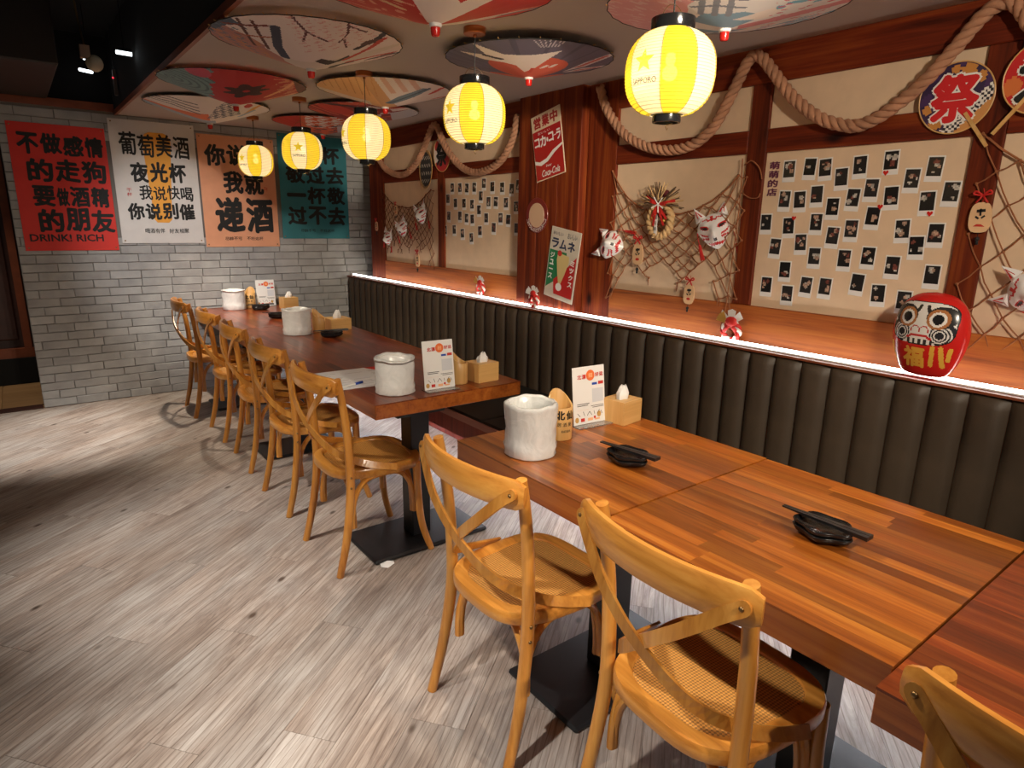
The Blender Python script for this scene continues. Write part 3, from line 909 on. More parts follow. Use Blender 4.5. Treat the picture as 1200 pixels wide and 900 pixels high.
def art_redflower(a, b):
    c = layer(len(a), srgb(190,40,44))
    tl = a < -.20-.12*b+.10*nz(a, b, 9)
    c[tl] = srgb(122,156,154)
    c[tl & (np.abs(np.sin(30*np.hypot(a+.75, (b-.1)*.8))) > .86)] = srgb(88,118,122)
    c[ell(a, b, -.30, -.70, .16, .26)] = srgb(204,80,104)
    r = np.hypot(a-.22, (b-.15)*.8); an = np.arctan2(b-.15, a-.22)
    c[r < .26+.06*np.sin(an*7)] = srgb(66,32,32); c[r < .05] = srgb(190,40,44)
    c[(a > .62) & (nz(a, b, 16, 4) > .1)] = srgb(216,130,100)
    c[stroke(a, b, [(.45,.80),(.72,.50),(.95,.0)], .05)] = srgb(238,164,122)
    c[a > .86] = srgb(124,74,62)
    return c
def art_mount(a, b):
    c = layer(len(a), srgb(238,226,214))
    c[(b > .22-.15*a) & (a < .02) & (b < .70+.2*a)] = srgb(236,128,82)
    c[(b >= .70+.2*a) & (a < .1)] = srgb(164,180,192)
    for q in range(4): c[stroke(a, b, [(-.9,-.45+.14*q),(-.5,-.60+.18*q),(-.12,-.40+.22*q)], .022)] = srgb(92,88,92)
    m = inpoly(a, b, [(-.02,.55),(.18,-.35),(.36,-.70),(.50,-.10),(.52,.50)]) & (nz(a, b, 40, 1) > -.05); c[m] = srgb(118,120,128)
    c[stroke(a, b, [(.62,.55),(.78,.10),(.95,-.1)], .055)] = srgb(230,172,80)
    c[stroke(a, b, [(.50,.75),(.72,.42)], .05)] = srgb(160,182,200)
    c[ell(a, b, .66, -.15, .07, .16)] = srgb(196,60,56)
    return c
def art_crane(a, b):
    c = layer(len(a), srgb(206,54,44))
    m = (a < -.05) & (np.abs(np.sin(15*a+4*np.sin(6*b)))*np.abs(np.sin(9*b+3*np.sin(7*a))) > .82); c[m] = srgb(232,150,128)
    c[inpoly(a, b, [(-.34,-.9),(-.22,-.1),(-.12,.45),(-.06,.95),(.05,.98),(.30,.75),(.62,.42),(.80,.10),(.45,.25),(.22,.45),(.16,.0),(.10,-.9)])] = srgb(244,228,216)
    for k in range(6): c[stroke(a, b, [(-.36,-.5+.22*k),(-.24,-.42+.22*k)], .035)] = srgb(240,196,150)
    c[ell(a, b, .22, -.15, .10, .42, .25)] = srgb(214,70,48)
    c[stroke(a, b, [(.38,.05),(.44,-.6)], .04)] = srgb(112,62,62)
    c[inpoly(a, b, [(.48,.30),(.60,-.6),(.98,-.6),(.90,.0)])] = srgb(206,54,44)
    c[stroke(a, b, [(.52,.36),(.74,.10),(.92,-.3)], .05)] = srgb(160,148,156)
    c[stroke(a, b, [(.62,.50),(.86,.10)], .045)] = srgb(228,120,96)
    return c
def art_greycrane(a, b):
    c = layer(len(a), srgb(112,104,122))
    c[(np.abs(np.sin(14*np.arctan2(1-b, a))) > .975)] = srgb(96,90,108)
    c[ell(a, b, -.02, .42, .46, .62)] = srgb(226,104,78)
    c[inpoly(a, b, [(-.80,.12),(-.50,-.02),(-.64,-.50),(-.30,-.20),(.05,-.28),(.34,-.42),(.20,-.05),(.06,.38),(-.06,.62),(-.16,.30),(-.30,.22),(-.55,.28)])] = srgb(250,236,226)
    c[stroke(a, b, [(-.50,.02),(-.34,.06)], .045)] = srgb(70,62,72)
    c[stroke(a, b, [(.0,.62),(.03,.40)], .02)] = srgb(216,80,60)
    for x0 in (.14, .24): c[stroke(a, b, [(x0,.40),(x0+.05,.30)], .03)] = srgb(250,236,226)
    c[inpoly(a, b, [(.40,.95),(.62,.55),(.95,.22),(.97,.42),(.66,.92)])] = srgb(236,228,230)
    c[stroke(a, b, [(.58,.80),(.86,.40)], .05)] = srgb(214,116,108)
    for k in range(7): c[stroke(a, b, [(.10+.03*k,-.62),(.02+.06*k,-.92)], .008)] = srgb(206,198,206)
    return c
def art_wave(a, b):
    c = layer(len(a), srgb(240,222,212))
    c[a < -.12+.1*b] = srgb(240,184,122); c[(a > -.12+.1*b) & (a < .08+.1*b)] = srgb(222,168,116)
    for x0 in (.16, .34, .52): c[(a > x0+.1*b) & (a < x0+.08+.1*b) & (b < .0)] = srgb(228,182,160)
    c[inpoly(a, b, [(.02,.62),(.25,.25),(.62,-.05),(.74,.12),(.46,.50),(.14,.74)])] = srgb(116,132,142)
    c[stroke(a, b, [(.08,.64),(.42,.34),(.70,.06)], .03)] = srgb(78,92,106)
    c[stroke(a, b, [(.72,.55),(.88,.30)], .05)] = srgb(216,88,74)
    c[(np.abs(np.sin(30*a)) > .97) & (b < .2) & (a < 0)] = srgb(214,150,92)
    c[(a < -.2) & (b > .62)] = srgb(238,212,190)
    return c
def art_redkoi(a, b):
    c = layer(len(a), srgb(150,40,34))
    c[(nz(a, b, 6, 2) > .2)] = srgb(208,92,58)
    c[ell(a, b, -.45, -.1, .3, .4)] = srgb(196,60,44)
    c[(nz(a, b, 7, 6) > .35) & (a > -.2)] = srgb(226,208,198)
    c[(a > .5) & (b > .1)] = srgb(200,196,200)
    c[stroke(a, b, [(-.6,-.5),(-.2,-.6),(.2,-.4)], .07)] = srgb(72,34,34)
    c[inpoly(a, b, [(.5,-.3),(.9,-.1),(.95,.1),(.55,.0)])] = srgb(230,214,206)
    return c
def art_script(a, b):
    c = layer(len(a), srgb(216,100,60))
    c[a < -.4] = srgb(188,44,36)
    c[(a > -.3) & (b < .2) & (nz(a, b, 18, 1) > .0)] = srgb(232,222,214)
    c[(a > -.2) & (b > .0) & (nz(a, b, 13, 3) > .3)] = srgb(70,60,66)
    c[(a > .3) & (b > .1)] = srgb(206,202,206)
    return c
def art_pagoda(a, b):
    c = layer(len(a), srgb(240,236,234))
    c[a < -.30+.08*nz(a, b, 6)-.1*b] = srgb(236,170,174)
    c[(a < -.35) & (nz(a, b, 20, 2) > .3)] = srgb(244,202,200)
    c[inpoly(a, b, [(-.30,.80),(-.22,.45),(.10,.38),(.30,.62),(.06,.92)])] = srgb(140,176,198)
    for x0 in (-.24, -.13, -.02): c[stroke(a, b, [(x0,.48),(x0-.02,-.10)], .026)] = srgb(146,152,164)
    for y0 in (-.02, .20): c[stroke(a, b, [(-.32,y0+.08),(-.14,y0-.03),(.08,y0+.05)], .022)] = srgb(134,142,156)
    c[inpoly(a, b, [(.02,.62),(.30,.40),(.48,.50),(.30,.78)])] = srgb(248,236,226)
    c[(a > .34) & (b < .55) & (nz(a, b, 13, 3) > .10)] = srgb(118,182,208)
    c[(a > .30) & (nz(a, b, 24, 8) > .52)] = srgb(222,104,128)
    c[(b > .86) & (a > .1)] = srgb(234,160,168)
    return c
def parasol(label, cx, cy, r, ztip, art, e1=(.8,-.6), lean=.05):
    t = thing('paper_parasol', label, 'parasol', (cx, cy, ztip), 0, 'painted paper parasols fixed under the ceiling')
    dl = math.hypot(cx, cy); t.rotation_mode = 'QUATERNION'
    t.rotation_quaternion = Matrix.Rotation(lean, 3, Vector((cy/dl, -cx/dl, 0))).to_quaternion()   # the edge towards the entrance hangs lower
    zr = H-.014-ztip-r*math.sin(lean); n = 320; N = 88
    def wob(a): return 1-.012*abs(math.sin(a*14))
    b = B()
    for i in range(N+1):
        u = .05+.95*i/N
        for k in range(n):
            a = 2*PI*k/n; w = 1-(1-wob(a))*u
            b.v.append((r*u*w*math.cos(a), r*u*w*math.sin(a), .035+(zr-.035)*u**1.12))
    for i in range(N):
        for k in range(n):
            l = (k+1) % n; b.f.append((i*n+k, (i+1)*n+k, (i+1)*n+l, i*n+l)); b.m.append(0); b.c.append(None)
    o = b.build('paper_canopy', MAT['print'], t, smooth=False)
    L = math.hypot(*e1); ex, ey = e1[0]/L, e1[1]/L; fx, fy = -ey, ex
    paint(o, lambda c: art((c[:,0]*ex+c[:,1]*ey)/r, 1-2*np.abs((c[:,0]*fx+c[:,1]*fy)/r)))   # the design is repeated on both halves
    e = B(); e.tube([(r*wob(2*PI*k/56)*math.cos(2*PI*k/56), r*wob(2*PI*k/56)*math.sin(2*PI*k/56), zr) for k in range(56)], .0022, 5, True)
    e.build('rim', MAT['ink'], t)
    rb = B()
    for k in range(28):
        a = 2*PI*(k+.5)/28; x, y = math.cos(a), math.sin(a)
        rb.tube([(.03*x, .03*y, .05), (r*1.008*x, r*1.008*y, zr+.006)], .0022, 4)
    rb.build('bamboo_rib', MAT['bamboo'], t)
    B().lathe([(.024, .052), (.021, .030), (.018, .028)], 16).build('collar', MAT['paper'], t, smooth=True, auto=40)
    B().lathe([(.0165, .028), (.0165, .014), (.014, .002), (.011, 0)], 14).build('tip', MAT['red_gloss'], t, smooth=True, auto=40)
    return t
parasol('cream paper parasol with red gate and cherry branches, nearest the black void', 1.19, 3.10, .415, 2.205, art_torii, (.8,-.6), .022)
parasol('dark red paper parasol with black flower and grey-green waves', 1.185, 4.34, .415, 2.205, art_redflower, (.9,-.4), .012)
parasol('pale parasol with orange hill and grey mountain, closest to the brick wall', 1.26, 5.32, .42, 2.205, art_mount, (.95,-.3), .01)
parasol('red paper parasol with large white crane, cut by the top edge', 1.26, 2.11, .43, 2.200, art_crane, (.8,-.6), .026)
parasol('slate grey parasol with white crane before an orange sun', 2.13, 2.68, .41, 2.235, art_greycrane, (.8,-.6), .03)
parasol('orange and cream parasol with blue-grey fish, behind the third lantern', 1.96, 3.90, .41, 2.225, art_wave, (.82,-.57), .015)
parasol('red, orange and white patterned parasol behind the orange and cream one', 2.20, 4.72, .40, 2.235, art_redkoi, (.86,-.5), .012)
parasol('farthest small parasol in red with white brush pattern, over the teal poster', 2.20, 5.54, .40, 2.235, art_script, (.9,-.4), .01)
parasol('pink and white parasol with pale blue pagoda, behind the nearest lantern', 2.16, 1.58, .43, 2.235, art_pagoda, (.7,-.72), .026)

# ------------------------------------------------------------------ wall frames of reference
def on_right(y, z, off=.0, tilt=0, x=XP):
    """local x -> along the wall to the right of the view, y -> up, z -> into the room"""
    m = Matrix(((0,0,-1,x-off), (-1,0,0,y), (0,1,0,z), (0,0,0,1)))
    return m @ Matrix.Rotation(tilt, 4, 'Z')
def on_back(x, z, off=.0, tilt=0):
    m = Matrix(((1,0,0,x), (0,0,-1,YB-off), (0,1,0,z), (0,0,0,1)))
    return m @ Matrix.Rotation(tilt, 4, 'Z')

# ------------------------------------------------------------------ posters on the bricks
def paper_grid(w, h, nx, ny, amp):
    b = B()
    for j in range(ny+1):
        for i in range(nx+1):
            x, y = -w/2+w*i/nx, -h/2+h*j/ny
            edge = abs(2*j/ny-1)**4
            z = amp*(math.sin(x*11+y*3)+math.sin(y*9-x*4+1))*.5*(1-.3*edge)+amp
            b.v.append((x, y, z))
    for j in range(ny):
        for i in range(nx):
            k = j*(nx+1)+i; b.f.append((k, k+1, k+nx+2, k+nx+1)); b.m.append(0); b.c.append(None)
    return b
def poster(label, x0, x1, z0, z1, col, tilt=0):
    w, h = x1-x0, z1-z0
    t = thing('poster', label, 'poster', mat=on_back((x0+x1)/2, (z0+z1)/2, .012, tilt), group='calligraphy posters on the brick wall')
    paper_grid(w, h, 16, 20, .0014).build('sheet', plain('poster_paper', col, .62, 0, .12, 14, .04), t, smooth=True)
    for sx in (-1, 1):
        for sy in (-1, 1):
            B().lathe([(.006, .002), (.006, .005), (.003, .0065)], 10, sx*(w/2-.022), sy*(h/2-.022)).build('tack', MAT['steel'], t)
    return t, w, h
ZL = .0042
def fr(w, h, b_, text, x0, x1, y0, y1, off=BOLD, jit=.04, mi=0, widths=None, gap=.06):
    b_.row(text, -w/2+x0*w, -w/2+x1*w, h/2-y1*h, h/2-y0*h, ZL, off, gap, jit, mi, .014, widths)
t, w, h = poster('bright red poster with black calligraphy and English words at the bottom', .07, .71, 1.293, 2.262, srgb(214,44,32))
b = B(); fr(w, h, b, '不做感情', .07, .97, .075, .235, widths=[1.1,1.1,1.1,1]); fr(w, h, b, '的走狗', .13, .97, .265, .445); fr(w, h, b, '要做酒精', .15, .97, .475, .640, widths=[1.25,.72,1.15,1.1]); fr(w, h, b, '的朋友', .17, 1.0, .655, .845)
b.word('DRINK! RICH', -w/2+.06*w, -w/2+.84*w, h/2-.925*h, h/2-.865*h, ZL, .022)
b.build('lettering', MAT['ink'], t)
t, w, h = poster('white poster with black calligraphy over a yellow beer glass', .74, 1.386, 1.350, 2.350, srgb(216,212,208))
g = B(); g.add([(-w/2+x*w, h/2-y*h, .0036) for x, y in ((.40,.10),(.45,.085),(.62,.085),(.67,.10),(.70,.15),(.62,.80),(.58,.825),(.44,.825),(.41,.80),(.36,.15))][::-1], [tuple(range(10))]); g.build('beer_glass_print', plain('beer_yellow', srgb(236,166,62), .65), t)
b = B(); fr(w, h, b, '葡萄美酒', .09, .93, .10, .285, off=.019, jit=.05); fr(w, h, b, '夜光杯', .18, .86, .325, .49, jit=.05); fr(w, h, b, '我说快喝', .26, .92, .515, .635, off=.019, jit=.05); fr(w, h, b, '你说别催', .10, .92, .66, .80, jit=.05); fr(w, h, b, '喝酒有伴', .28, .52, .875, .915, off=.008); fr(w, h, b, '好友相聚', .57, .82, .875, .915, off=.008)
b.build('lettering', MAT['ink'], t)
b = B(); fr(w, h, b, '干', .12, .18, .545, .575, off=.008); fr(w, h, b, '杯', .12, .18, .58, .61, off=.008); b.build('red_seal', MAT['ink_red'], t)
t, w, h = poster('salmon orange poster with large black calligraphy, third from the left', 1.402, 2.066, 1.314, 2.292, srgb(226,160,122))
b = B(); fr(w, h, b, '你说干', .07, .92, .075, .265, jit=.03); fr(w, h, b, '我就', .28, .84, .31, .51, jit=.03); fr(w, h, b, '递酒', .14, .95, .54, .865, off=.041, jit=.02); fr(w, h, b, '尽醉不亏', .25, .48, .908, .94, off=.008); fr(w, h, b, '不枉这杯', .54, .77, .908, .94, off=.008)
b.build('lettering', MAT['ink'], t)
b = B(); b.row('干杯', .33*w, .38*w, .02*h, .06*h, ZL, .008); b.build('red_seal', MAT['ink_red'], t)
t, w, h = poster('teal poster with black calligraphy nearest the timber wall', 2.104, 2.788, 1.388, 2.362, srgb(46,124,134))
b = B(); fr(w, h, b, '一杯', .30, .90, .09, .26, jit=.03); fr(w, h, b, '敬过去', .08, .96, .29, .46, jit=.03); fr(w, h, b, '一杯敬', .08, .96, .49, .66, jit=.03); fr(w, h, b, '过不去', .08, .96, .68, .86, jit=.03); fr(w, h, b, '尽醉不亏', .26, .48, .905, .935, off=.008); fr(w, h, b, '不枉这杯', .54, .77, .905, .935, off=.008)
b.build('lettering', MAT['ink'], t)

# ------------------------------------------------------------------ instant photos on the cream boards
def px_to_wall(px, py, x):
    d = [CAM_R[r][0]*(px-600)+CAM_R[r][1]*(py-450)+CAM_R[r][2]*748.68 for r in range(3)]
    k = x/d[0]; return d[1]*k, 1.58+d[2]*k
NEAR = [[(198,182),(285,172),(350,175),(418,215),(497,165),(628,145),(715,222),(812,172)],
        [(178,308),(242,310),(314,288),(380,340),(466,302),(544,262),(628,295),(780,318),(880,278)],
        [(100,405),(195,420),(311,405),(380,462),(459,433),(549,380),(675,435),(733,505),(815,453)],
        [(138,507),(246,490),(303,548),(429,558),(530,548),(632,588),(799,628)],
        [(101,668),(179,605),(188,705),(268,670),(348,676),(484,660),(572,706),(680,735)]]
FAR = [[(152,210),(242,210),(323,215),(410,207),(523,160),(622,200),(737,207),(848,225),(927,180)],
       [(102,340),(190,390),(290,393),(384,405),(487,308),(578,375),(663,375),(782,388),(900,432)],
       [(112,540),(242,540),(320,567),(387,578),(466,470),(550,565),(718,565),(808,585)],
       [(70,705),(176,700),(272,745),(377,795),(477,715),(638,678),(905,685)]]
ORD = ['first','second','third','fourth','fifth','sixth','seventh','eighth','ninth']
ROWN5 = ['top','second','middle','fourth','bottom']; ROWN4 = ['top','second','third','bottom']
frame_me = B().box(-.027, .027, -.043, .043, 0, .0012).build('photo_card', MAT['paper'])
frame_mesh = frame_me.data; bpy.data.objects.remove(frame_me)
def photo_picture(seed):
    r = np.random.RandomState(seed); b = B(); nx, ny = 9, 12
    W, Hh = .046, .062; blobs = [(r.uniform(-.016,.016), r.uniform(-.02,.02), r.uniform(.004,.010), r.choice(3)) for _ in range(r.randint(2, 6))]
    base = np.array(srgb(*r.choice([18, 26, 34], 1).repeat(3)))*np.array((1.1,.95,.9))
    for j in range(ny):
        for i in range(nx):
            x0, y0 = -W/2+W*i/nx, -Hh/2+Hh*j/ny; xc, yc = x0+W/nx/2, y0+Hh/ny/2
            c = base*(1+.5*r.rand())
            for (bx, by, br, bt) in blobs:
                if (xc-bx)**2+(yc-by)**2 < br*br: c = np.array(((.55,.36,.26), (.62,.58,.52), (.24,.07,.05))[bt])*r.uniform(.5, 1.1)
            b.add([(x0,y0,0), (x0+W/nx,y0,0), (x0+W/nx,y0+Hh/ny,0), (x0,y0+Hh/ny,0)], [(0,1,2,3)], 0, tuple(c))
    return b
def photos(rows, rown, conv, board, size_k, first_seed):
    s = first_seed
    for ri, row in enumerate(rows):
        for ci, (zx, zy) in enumerate(sorted(row)):
            px, py = conv(zx, zy); y, z = px_to_wall(px, py, XP)
            s += 1; r = random.Random(s)
            tilt = r.uniform(-.06, .06)
            t = thing('instant_photo', f'{ORD[ci]} instant photo from left, {rown[ri]} row, {board}', 'photo', mat=on_right(y, z, .0006, tilt), group='instant photos, '+board)
            if size_k != 1: t.scale = (size_k,)*3
            fr_ = bpy.data.objects.new('photo_card', frame_mesh); COL.objects.link(fr_); fr_.parent = t
            p = photo_picture(s).build('picture', MAT['print_gloss'], t, loc=(0, .007, .0016))
photos(NEAR, ROWN5, lambda x, y: (870+x/3.6, 150+y/3.6), 'near board by the daruma', 1.13, 100)
photos(FAR, ROWN4, lambda x, y: (515+x/10, 200+y/10), 'far board before the wide post', 1.06, 300)
for (zx, zy, lab) in ((606,190,'red heart sticker on the lower corner of a photo in the top row'), (583,333,'red heart sticker between photos in the middle of the near board'), (792,362,'red heart sticker below a photo near the right of the near board'), (219,381,'red heart sticker above a photo on the left of the near board')):
    y, z = px_to_wall(870+zx/3.6, 150+zy/3.6, XP)
    hp = [(0,-.011),(.010,.001),(.0105,.006),(.007,.0095),(.003,.009),(0,.005),(-.003,.009),(-.007,.0095),(-.0105,.006),(-.010,.001)]
    o = B().prism(hp, .0032, .0042).build('heart_sticker', MAT['red_gloss']); o.matrix_world = on_right(y, z, .0, 0); tag(o, lab, 'sticker', 'heart stickers on the near board')
y, z = px_to_wall(906, 213, XP)
b = B()
for k, ch in enumerate('萌萌的店'): b.word(ch, -.026, .026, .055-.04*k, .09-.04*k, .001, BOLD, 0, 0)
o = b.build('wall_lettering', plain('dark_purple_ink', (.12,.02,.06), .7)); o.matrix_world = on_right(y, z, 0, 0); tag(o, 'column of four handwritten purple characters left of the top photos', 'lettering')

# ------------------------------------------------------------------ ropes
def rope(label, yz, x):
    pth = smooth_path([(x, y, z) for y, z in yz], 7)
    # resample evenly
    P = np.array(pth); L = np.r_[0, np.cumsum(np.linalg.norm(np.diff(P, axis=0), axis=1))]
    n = int(L[-1]/.011); S = np.linspace(0, L[-1], n)
    Q = np.stack([np.interp(S, L, P[:,k]) for k in range(3)], 1)
    t = thing('rope', label, 'rope', tuple(Q[0]))
    T = np.gradient(Q, axis=0); T /= np.linalg.norm(T, axis=1)[:, None]
    N1 = np.tile(np.array([-1., 0, 0]), (n, 1)); B1 = np.cross(T, N1)
    for s in range(3):
        a = S/.0185+2*PI*s/3
        C = Q+.0135*(np.cos(a)[:,None]*N1+np.sin(a)[:,None]*B1)-Q[0]
        B().tube([tuple(p) for p in C], .0145, 7).build('strand', MAT['rope'], t, smooth=True)
    return t
rope('thick twisted rope swagged over the near timber bays to the right edge', [(2.897,2.352),(2.824,2.214),(2.659,2.061),(2.436,1.976),(2.233,1.974),(2.091,2.051),(1.989,2.213),(1.934,2.315),(1.893,2.345),(1.846,2.320),(1.771,2.236),(1.677,2.135),(1.548,2.04),(1.432,1.998),(1.362,1.994),(1.269,2.035),(1.159,2.119),(1.063,2.229),(.998,2.313),(.948,2.345),(.90,2.335),(.84,2.25),(.76,2.14),(.6,2.03),(.45,1.99)], 2.832)
rope('thick twisted rope swagged over the two far bays near the brick wall', [(6.02,2.30),(5.86,2.187),(5.658,2.039),(5.36,1.973),(5.124,2.033),(4.943,2.179),(4.813,2.318),(4.733,2.315),(4.605,2.153),(4.382,1.993),(4.147,1.938),(3.879,1.995),(3.72,2.15),(3.675,2.285)], 2.832)

# ------------------------------------------------------------------ fishing nets
def net(label, surf, nc, nr, x, mat, rc=.0024, skip=lambda s, t: False, tails=True, seed=1):
    """surf(s,t)->(y,z); diamonds of nc columns and nr rows"""
    rd = random.Random(seed); t = thing('fishing_net', label, 'net', (x, *surf(.5, 0)))
    o = Vector((x, *surf(.5, 0)))
    cords, knots = B(), B(); node = {}
    for j in range(nr+1):
        for i in range(nc+1):
            s = (i+.5*(j % 2))/(nc+.5); q = j/nr
            if skip(s, q): continue
            y, z = surf(s, q); node[(i, j)] = Vector((x+rd.uniform(-.006, .004), y+rd.uniform(-.008, .008), z+rd.uniform(-.008, .008)))-o
    for (i, j), p in node.items():
        knots.ball(p, rc*2.2, 6, 4)
        for (k, l) in ((i+(j % 2), j+1), (i-1+(j % 2), j+1)):
            if (k, l) in node:
                q = node[(k, l)]; mid = (p+q)/2+Vector((0, rd.uniform(-.004, .004), -.006)); cords.tube([p, mid, q], rc, 5, cap=False)
        if j == 0 and (i+1, 0) in node: cords.tube([p, (p+node[(i+1, 0)])/2+Vector((0,0,-.006)), node[(i+1, 0)]], rc*1.5, 5, cap=False)
        if tails and not any((k, l) in node for (k, l) in ((i+(j % 2), j+1), (i-1+(j % 2), j+1))):
            for _ in range(2):
                d = Vector((rd.uniform(-.004, .004), rd.uniform(-.02, .02), -rd.uniform(.025, .055))); cords.tube([p, p+d*.5+Vector((0, rd.uniform(-.006,.006), 0)), p+d], rc*.8, 4, cap=False)
    cords.build('cord', mat, t, smooth=True); knots.build('knot', mat, t, smooth=True)['kind'] = 'stuff'
    return t
def near_surf(s, q):
    y = 2.79-.90*s; sag = 4*s*(1-s)
    top = 1.885-.25*sag**.8; bot = 1.06+.24*sag**.6+.03*math.sin(9*s)
    return y, top+(bot-top)*q
net('fishing net swagged across the near bay with two fox masks and a straw wreath', near_surf, 9, 11, 2.868, MAT['net'], .0032, lambda s, q: q > .78 and (math.sin(23*s)*.5+.5) < (q-.7)*2.2 and .12 < s < .85, seed=3)
def far_surf(s, q):
    y = 5.85-.98*s; sag = 4*s*(1-s)
    top = 1.87-.17*sag**.9; bot = 1.24+.10*sag+.03*math.sin(11*s)
    return y, top+(bot-top)*q
net('fishing net covering the far bay with three small fox masks', far_surf, 13, 13, 2.868, MAT['net_dark'], .0028, lambda s, q: q > .86 and math.sin(31*s) > .2, seed=5)
def right_surf(s, q):
    y = .93-.85*s; top = 1.93-.22*4*s*(1-s)**1.0; bot = 1.10+.03*math.sin(5*s)
    return y-.03*q*(1-s)+.03*q*q, top+(bot-top)*q
net('fishing net at the right edge beyond the post with the round fans', right_surf, 7, 9, 2.868, MAT['net'], .0028, seed=8)
# hanging cord ends on the post beside the near net
cd = B(); cd.tube(smooth_path([(2.862,1.925,1.90),(2.860,1.915,1.70),(2.862,1.925,1.45),(2.860,1.935,1.18),(2.862,1.96,1.06)], 5), .0028, 5)
cd.tube(smooth_path([(2.860,1.91,1.87),(2.857,1.87,1.885),(2.857,1.825,1.85),(2.862,1.81,1.80)], 5), .0028, 5)
cd.tube(smooth_path([(2.860,1.91,1.74),(2.857,1.86,1.715),(2.857,1.82,1.715),(2.862,1.81,1.735)], 5), .0028, 5)
o = cd.build('cord', MAT['net'], smooth=True); tag(o, 'loose pale cord looped round the post at the right of the near net', 'cord')

# ------------------------------------------------------------------ fox masks
def fox_mask(label, y, z, tilt, k=1.0, turn=0.0, tassels=((-.062, .0), (.066, -.03)), x=2.858):
    m = on_right(y, z, 0, tilt, x) @ Matrix.Rotation(turn, 4, 'Y') @ Matrix.Scale(k, 4)
    t = thing('fox_mask', label, 'mask', mat=m, group='white fox masks on the nets')
    n, N = 48, 18
    def rad(a):      # outline: broad brow, narrow chin
        c, s = math.cos(a), math.sin(a)
        rx = .062; ry = .058 if s > 0 else .078
        r = 1/math.sqrt((c/rx)**2+(s/ry)**2)
        if s < 0: r *= 1-.16*abs(c*s)*2
        return r
    def hgt(x, y, u):
        return .004+.034*(1-u**2.4)+.030*math.exp(-((x/.020)**2+((y+.026)/.030)**2))+.006*math.exp(-(((abs(x)-.03)/.016)**2+((y-.02)/.014)**2))
    b = B()
    b.v.append((0, 0, hgt(0, 0, 0)))
    for i in range(1, N+1):
        u = i/N
        for q in range(n):
            a = 2*PI*q/n; r = rad(a)*u; px, py = r*math.cos(a), r*math.sin(a); b.v.append((px, py, hgt(px, py, u)))
    for q in range(n): b.f.append((0, 1+q, 1+(q+1) % n)); b.m.append(0); b.c.append(None)
    for i in range(N-1):
        for q in range(n):
            l = (q+1) % n; b.f.append((1+i*n+q, 1+(i+1)*n+q, 1+(i+1)*n+l, 1+i*n+l)); b.m.append(0); b.c.append(None)
    o = b.build('face', MAT['print_gloss'], t, smooth=True)
    def fc(c):
        x, y = c[:,0], c[:,1]; ax = np.abs(x); col = layer(len(x), (.84,.83,.82))
        red, blk = (.60,.02,.02), (.02,.02,.02)
        col[ell(ax, y, .032, .006, .019, .0075, .5)] = red
        col[ell(ax, y, .031, .004, .014, .0048, .5)] = blk
        col[stroke(ax, y, [(.012,.030),(.024,.040),(.034,.036)], .0035)] = red
        col[ell(x, y, 0, .036, .007, .012)] = red
        for (p, q) in (((.026,-.026),(.050,-.012)), ((.026,-.036),(.048,-.028))): col[stroke(ax, y, [p, q], .0028)] = red
        col[ell(x, y, 0, -.046, .008, .0055)] = blk
        col[stroke(ax, y, [(0,-.058),(.016,-.060),(.024,-.054)], .003)] = red
        return col
    paint(o, fc)
    for s in (-1, 1):
        e = B(); e.add([(s*.018,.050,.012),(s*.060,.034,.010),(s*.058,.098,.004),(s*.040,.045,.030)], [(0,1,2),(0,3,2),(3,1,2),(0,1,3)]); ear = e.build('ear', MAT['mask_white'], t)
        e = B(); e.add([(s*.030,.054,.0225),(s*.049,.049,.0225),(s*.0545,.083,.0125)], [(0,1,2)]); e.build('inner_ear', MAT['red'], ear)
    for (tx, ty) in tassels:
        g = B(); g.tube([(tx, ty, .012), (tx*1.03, ty-.03, .014), (tx*1.02, ty-.05, .012)], .0016, 5)
        g.ball((tx*1.02, ty-.05, .012), .006, 8, 5)
        for q in range(6):
            a = 2*PI*q/6; g.tube([(tx*1.02+.003*math.cos(a), ty-.052, .012+.003*math.sin(a)), (tx*1.02+.006*math.cos(a), ty-.105, .012+.005*math.sin(a))], .0022, 4)
        g.build('tassel', MAT['red'], t)
    return t
yz = lambda px, py: px_to_wall(px, py, 2.86)
fox_mask('white fox mask turned on its side at the left end of the near net', 2.765, 1.460, 1.45, 1.38, .25, ((.066,-.02),))
fox_mask('white fox mask with red tassels at the right of the near net', 2.045, 1.565, .35, 1.35, .5)
fox_mask('small fox mask upper right on the far net', *yz(494, 251), .35, 1.15, .3)
fox_mask('small fox mask in the middle of the far net', *yz(472, 267), .55, 1.15, .3)
fox_mask('small fox mask lower left on the far net', *yz(456, 278), -.1, 1.0, .1)
fox_mask('white and red fox mask on the net, cut by the right edge of the view', .700, 1.372, 1.35, 1.15, -.2)

# ------------------------------------------------------------------ straw wreath
y, z = 2.385, 1.605
t = thing('straw_wreath', 'twisted straw wreath with red ribbons and white tag on the near net', 'wreath', mat=on_right(y, z, 0, 0, 2.860))
nn = 90; S = np.linspace(0, 2*PI, nn, endpoint=False)
for s in range(2):
    a = S*9+PI*s; C = np.stack([(.072+.012*np.cos(a))*np.cos(S), (.085+.012*np.cos(a))*np.sin(S), .022+.012*np.sin(a)], 1)
    B().tube([tuple(p) for p in C], .0125, 7, True).build('straw_twist', MAT['straw'], t, smooth=True)
f1, f2 = B(), B()
for k in range(70):
    a = random.uniform(-.35, PI+.35); L = random.uniform(.065, .12)
    p0 = Vector((random.uniform(-.02, .02), .088, .035)); p1 = p0+Vector((math.cos(a)*L*1.3, math.sin(a)*L, random.uniform(-.015, .02)))
    (f1 if k % 2 else f2).tube([p0, (p0+p1)/2+Vector((0,0,.008)), p1], random.uniform(.0022, .0040), 4)
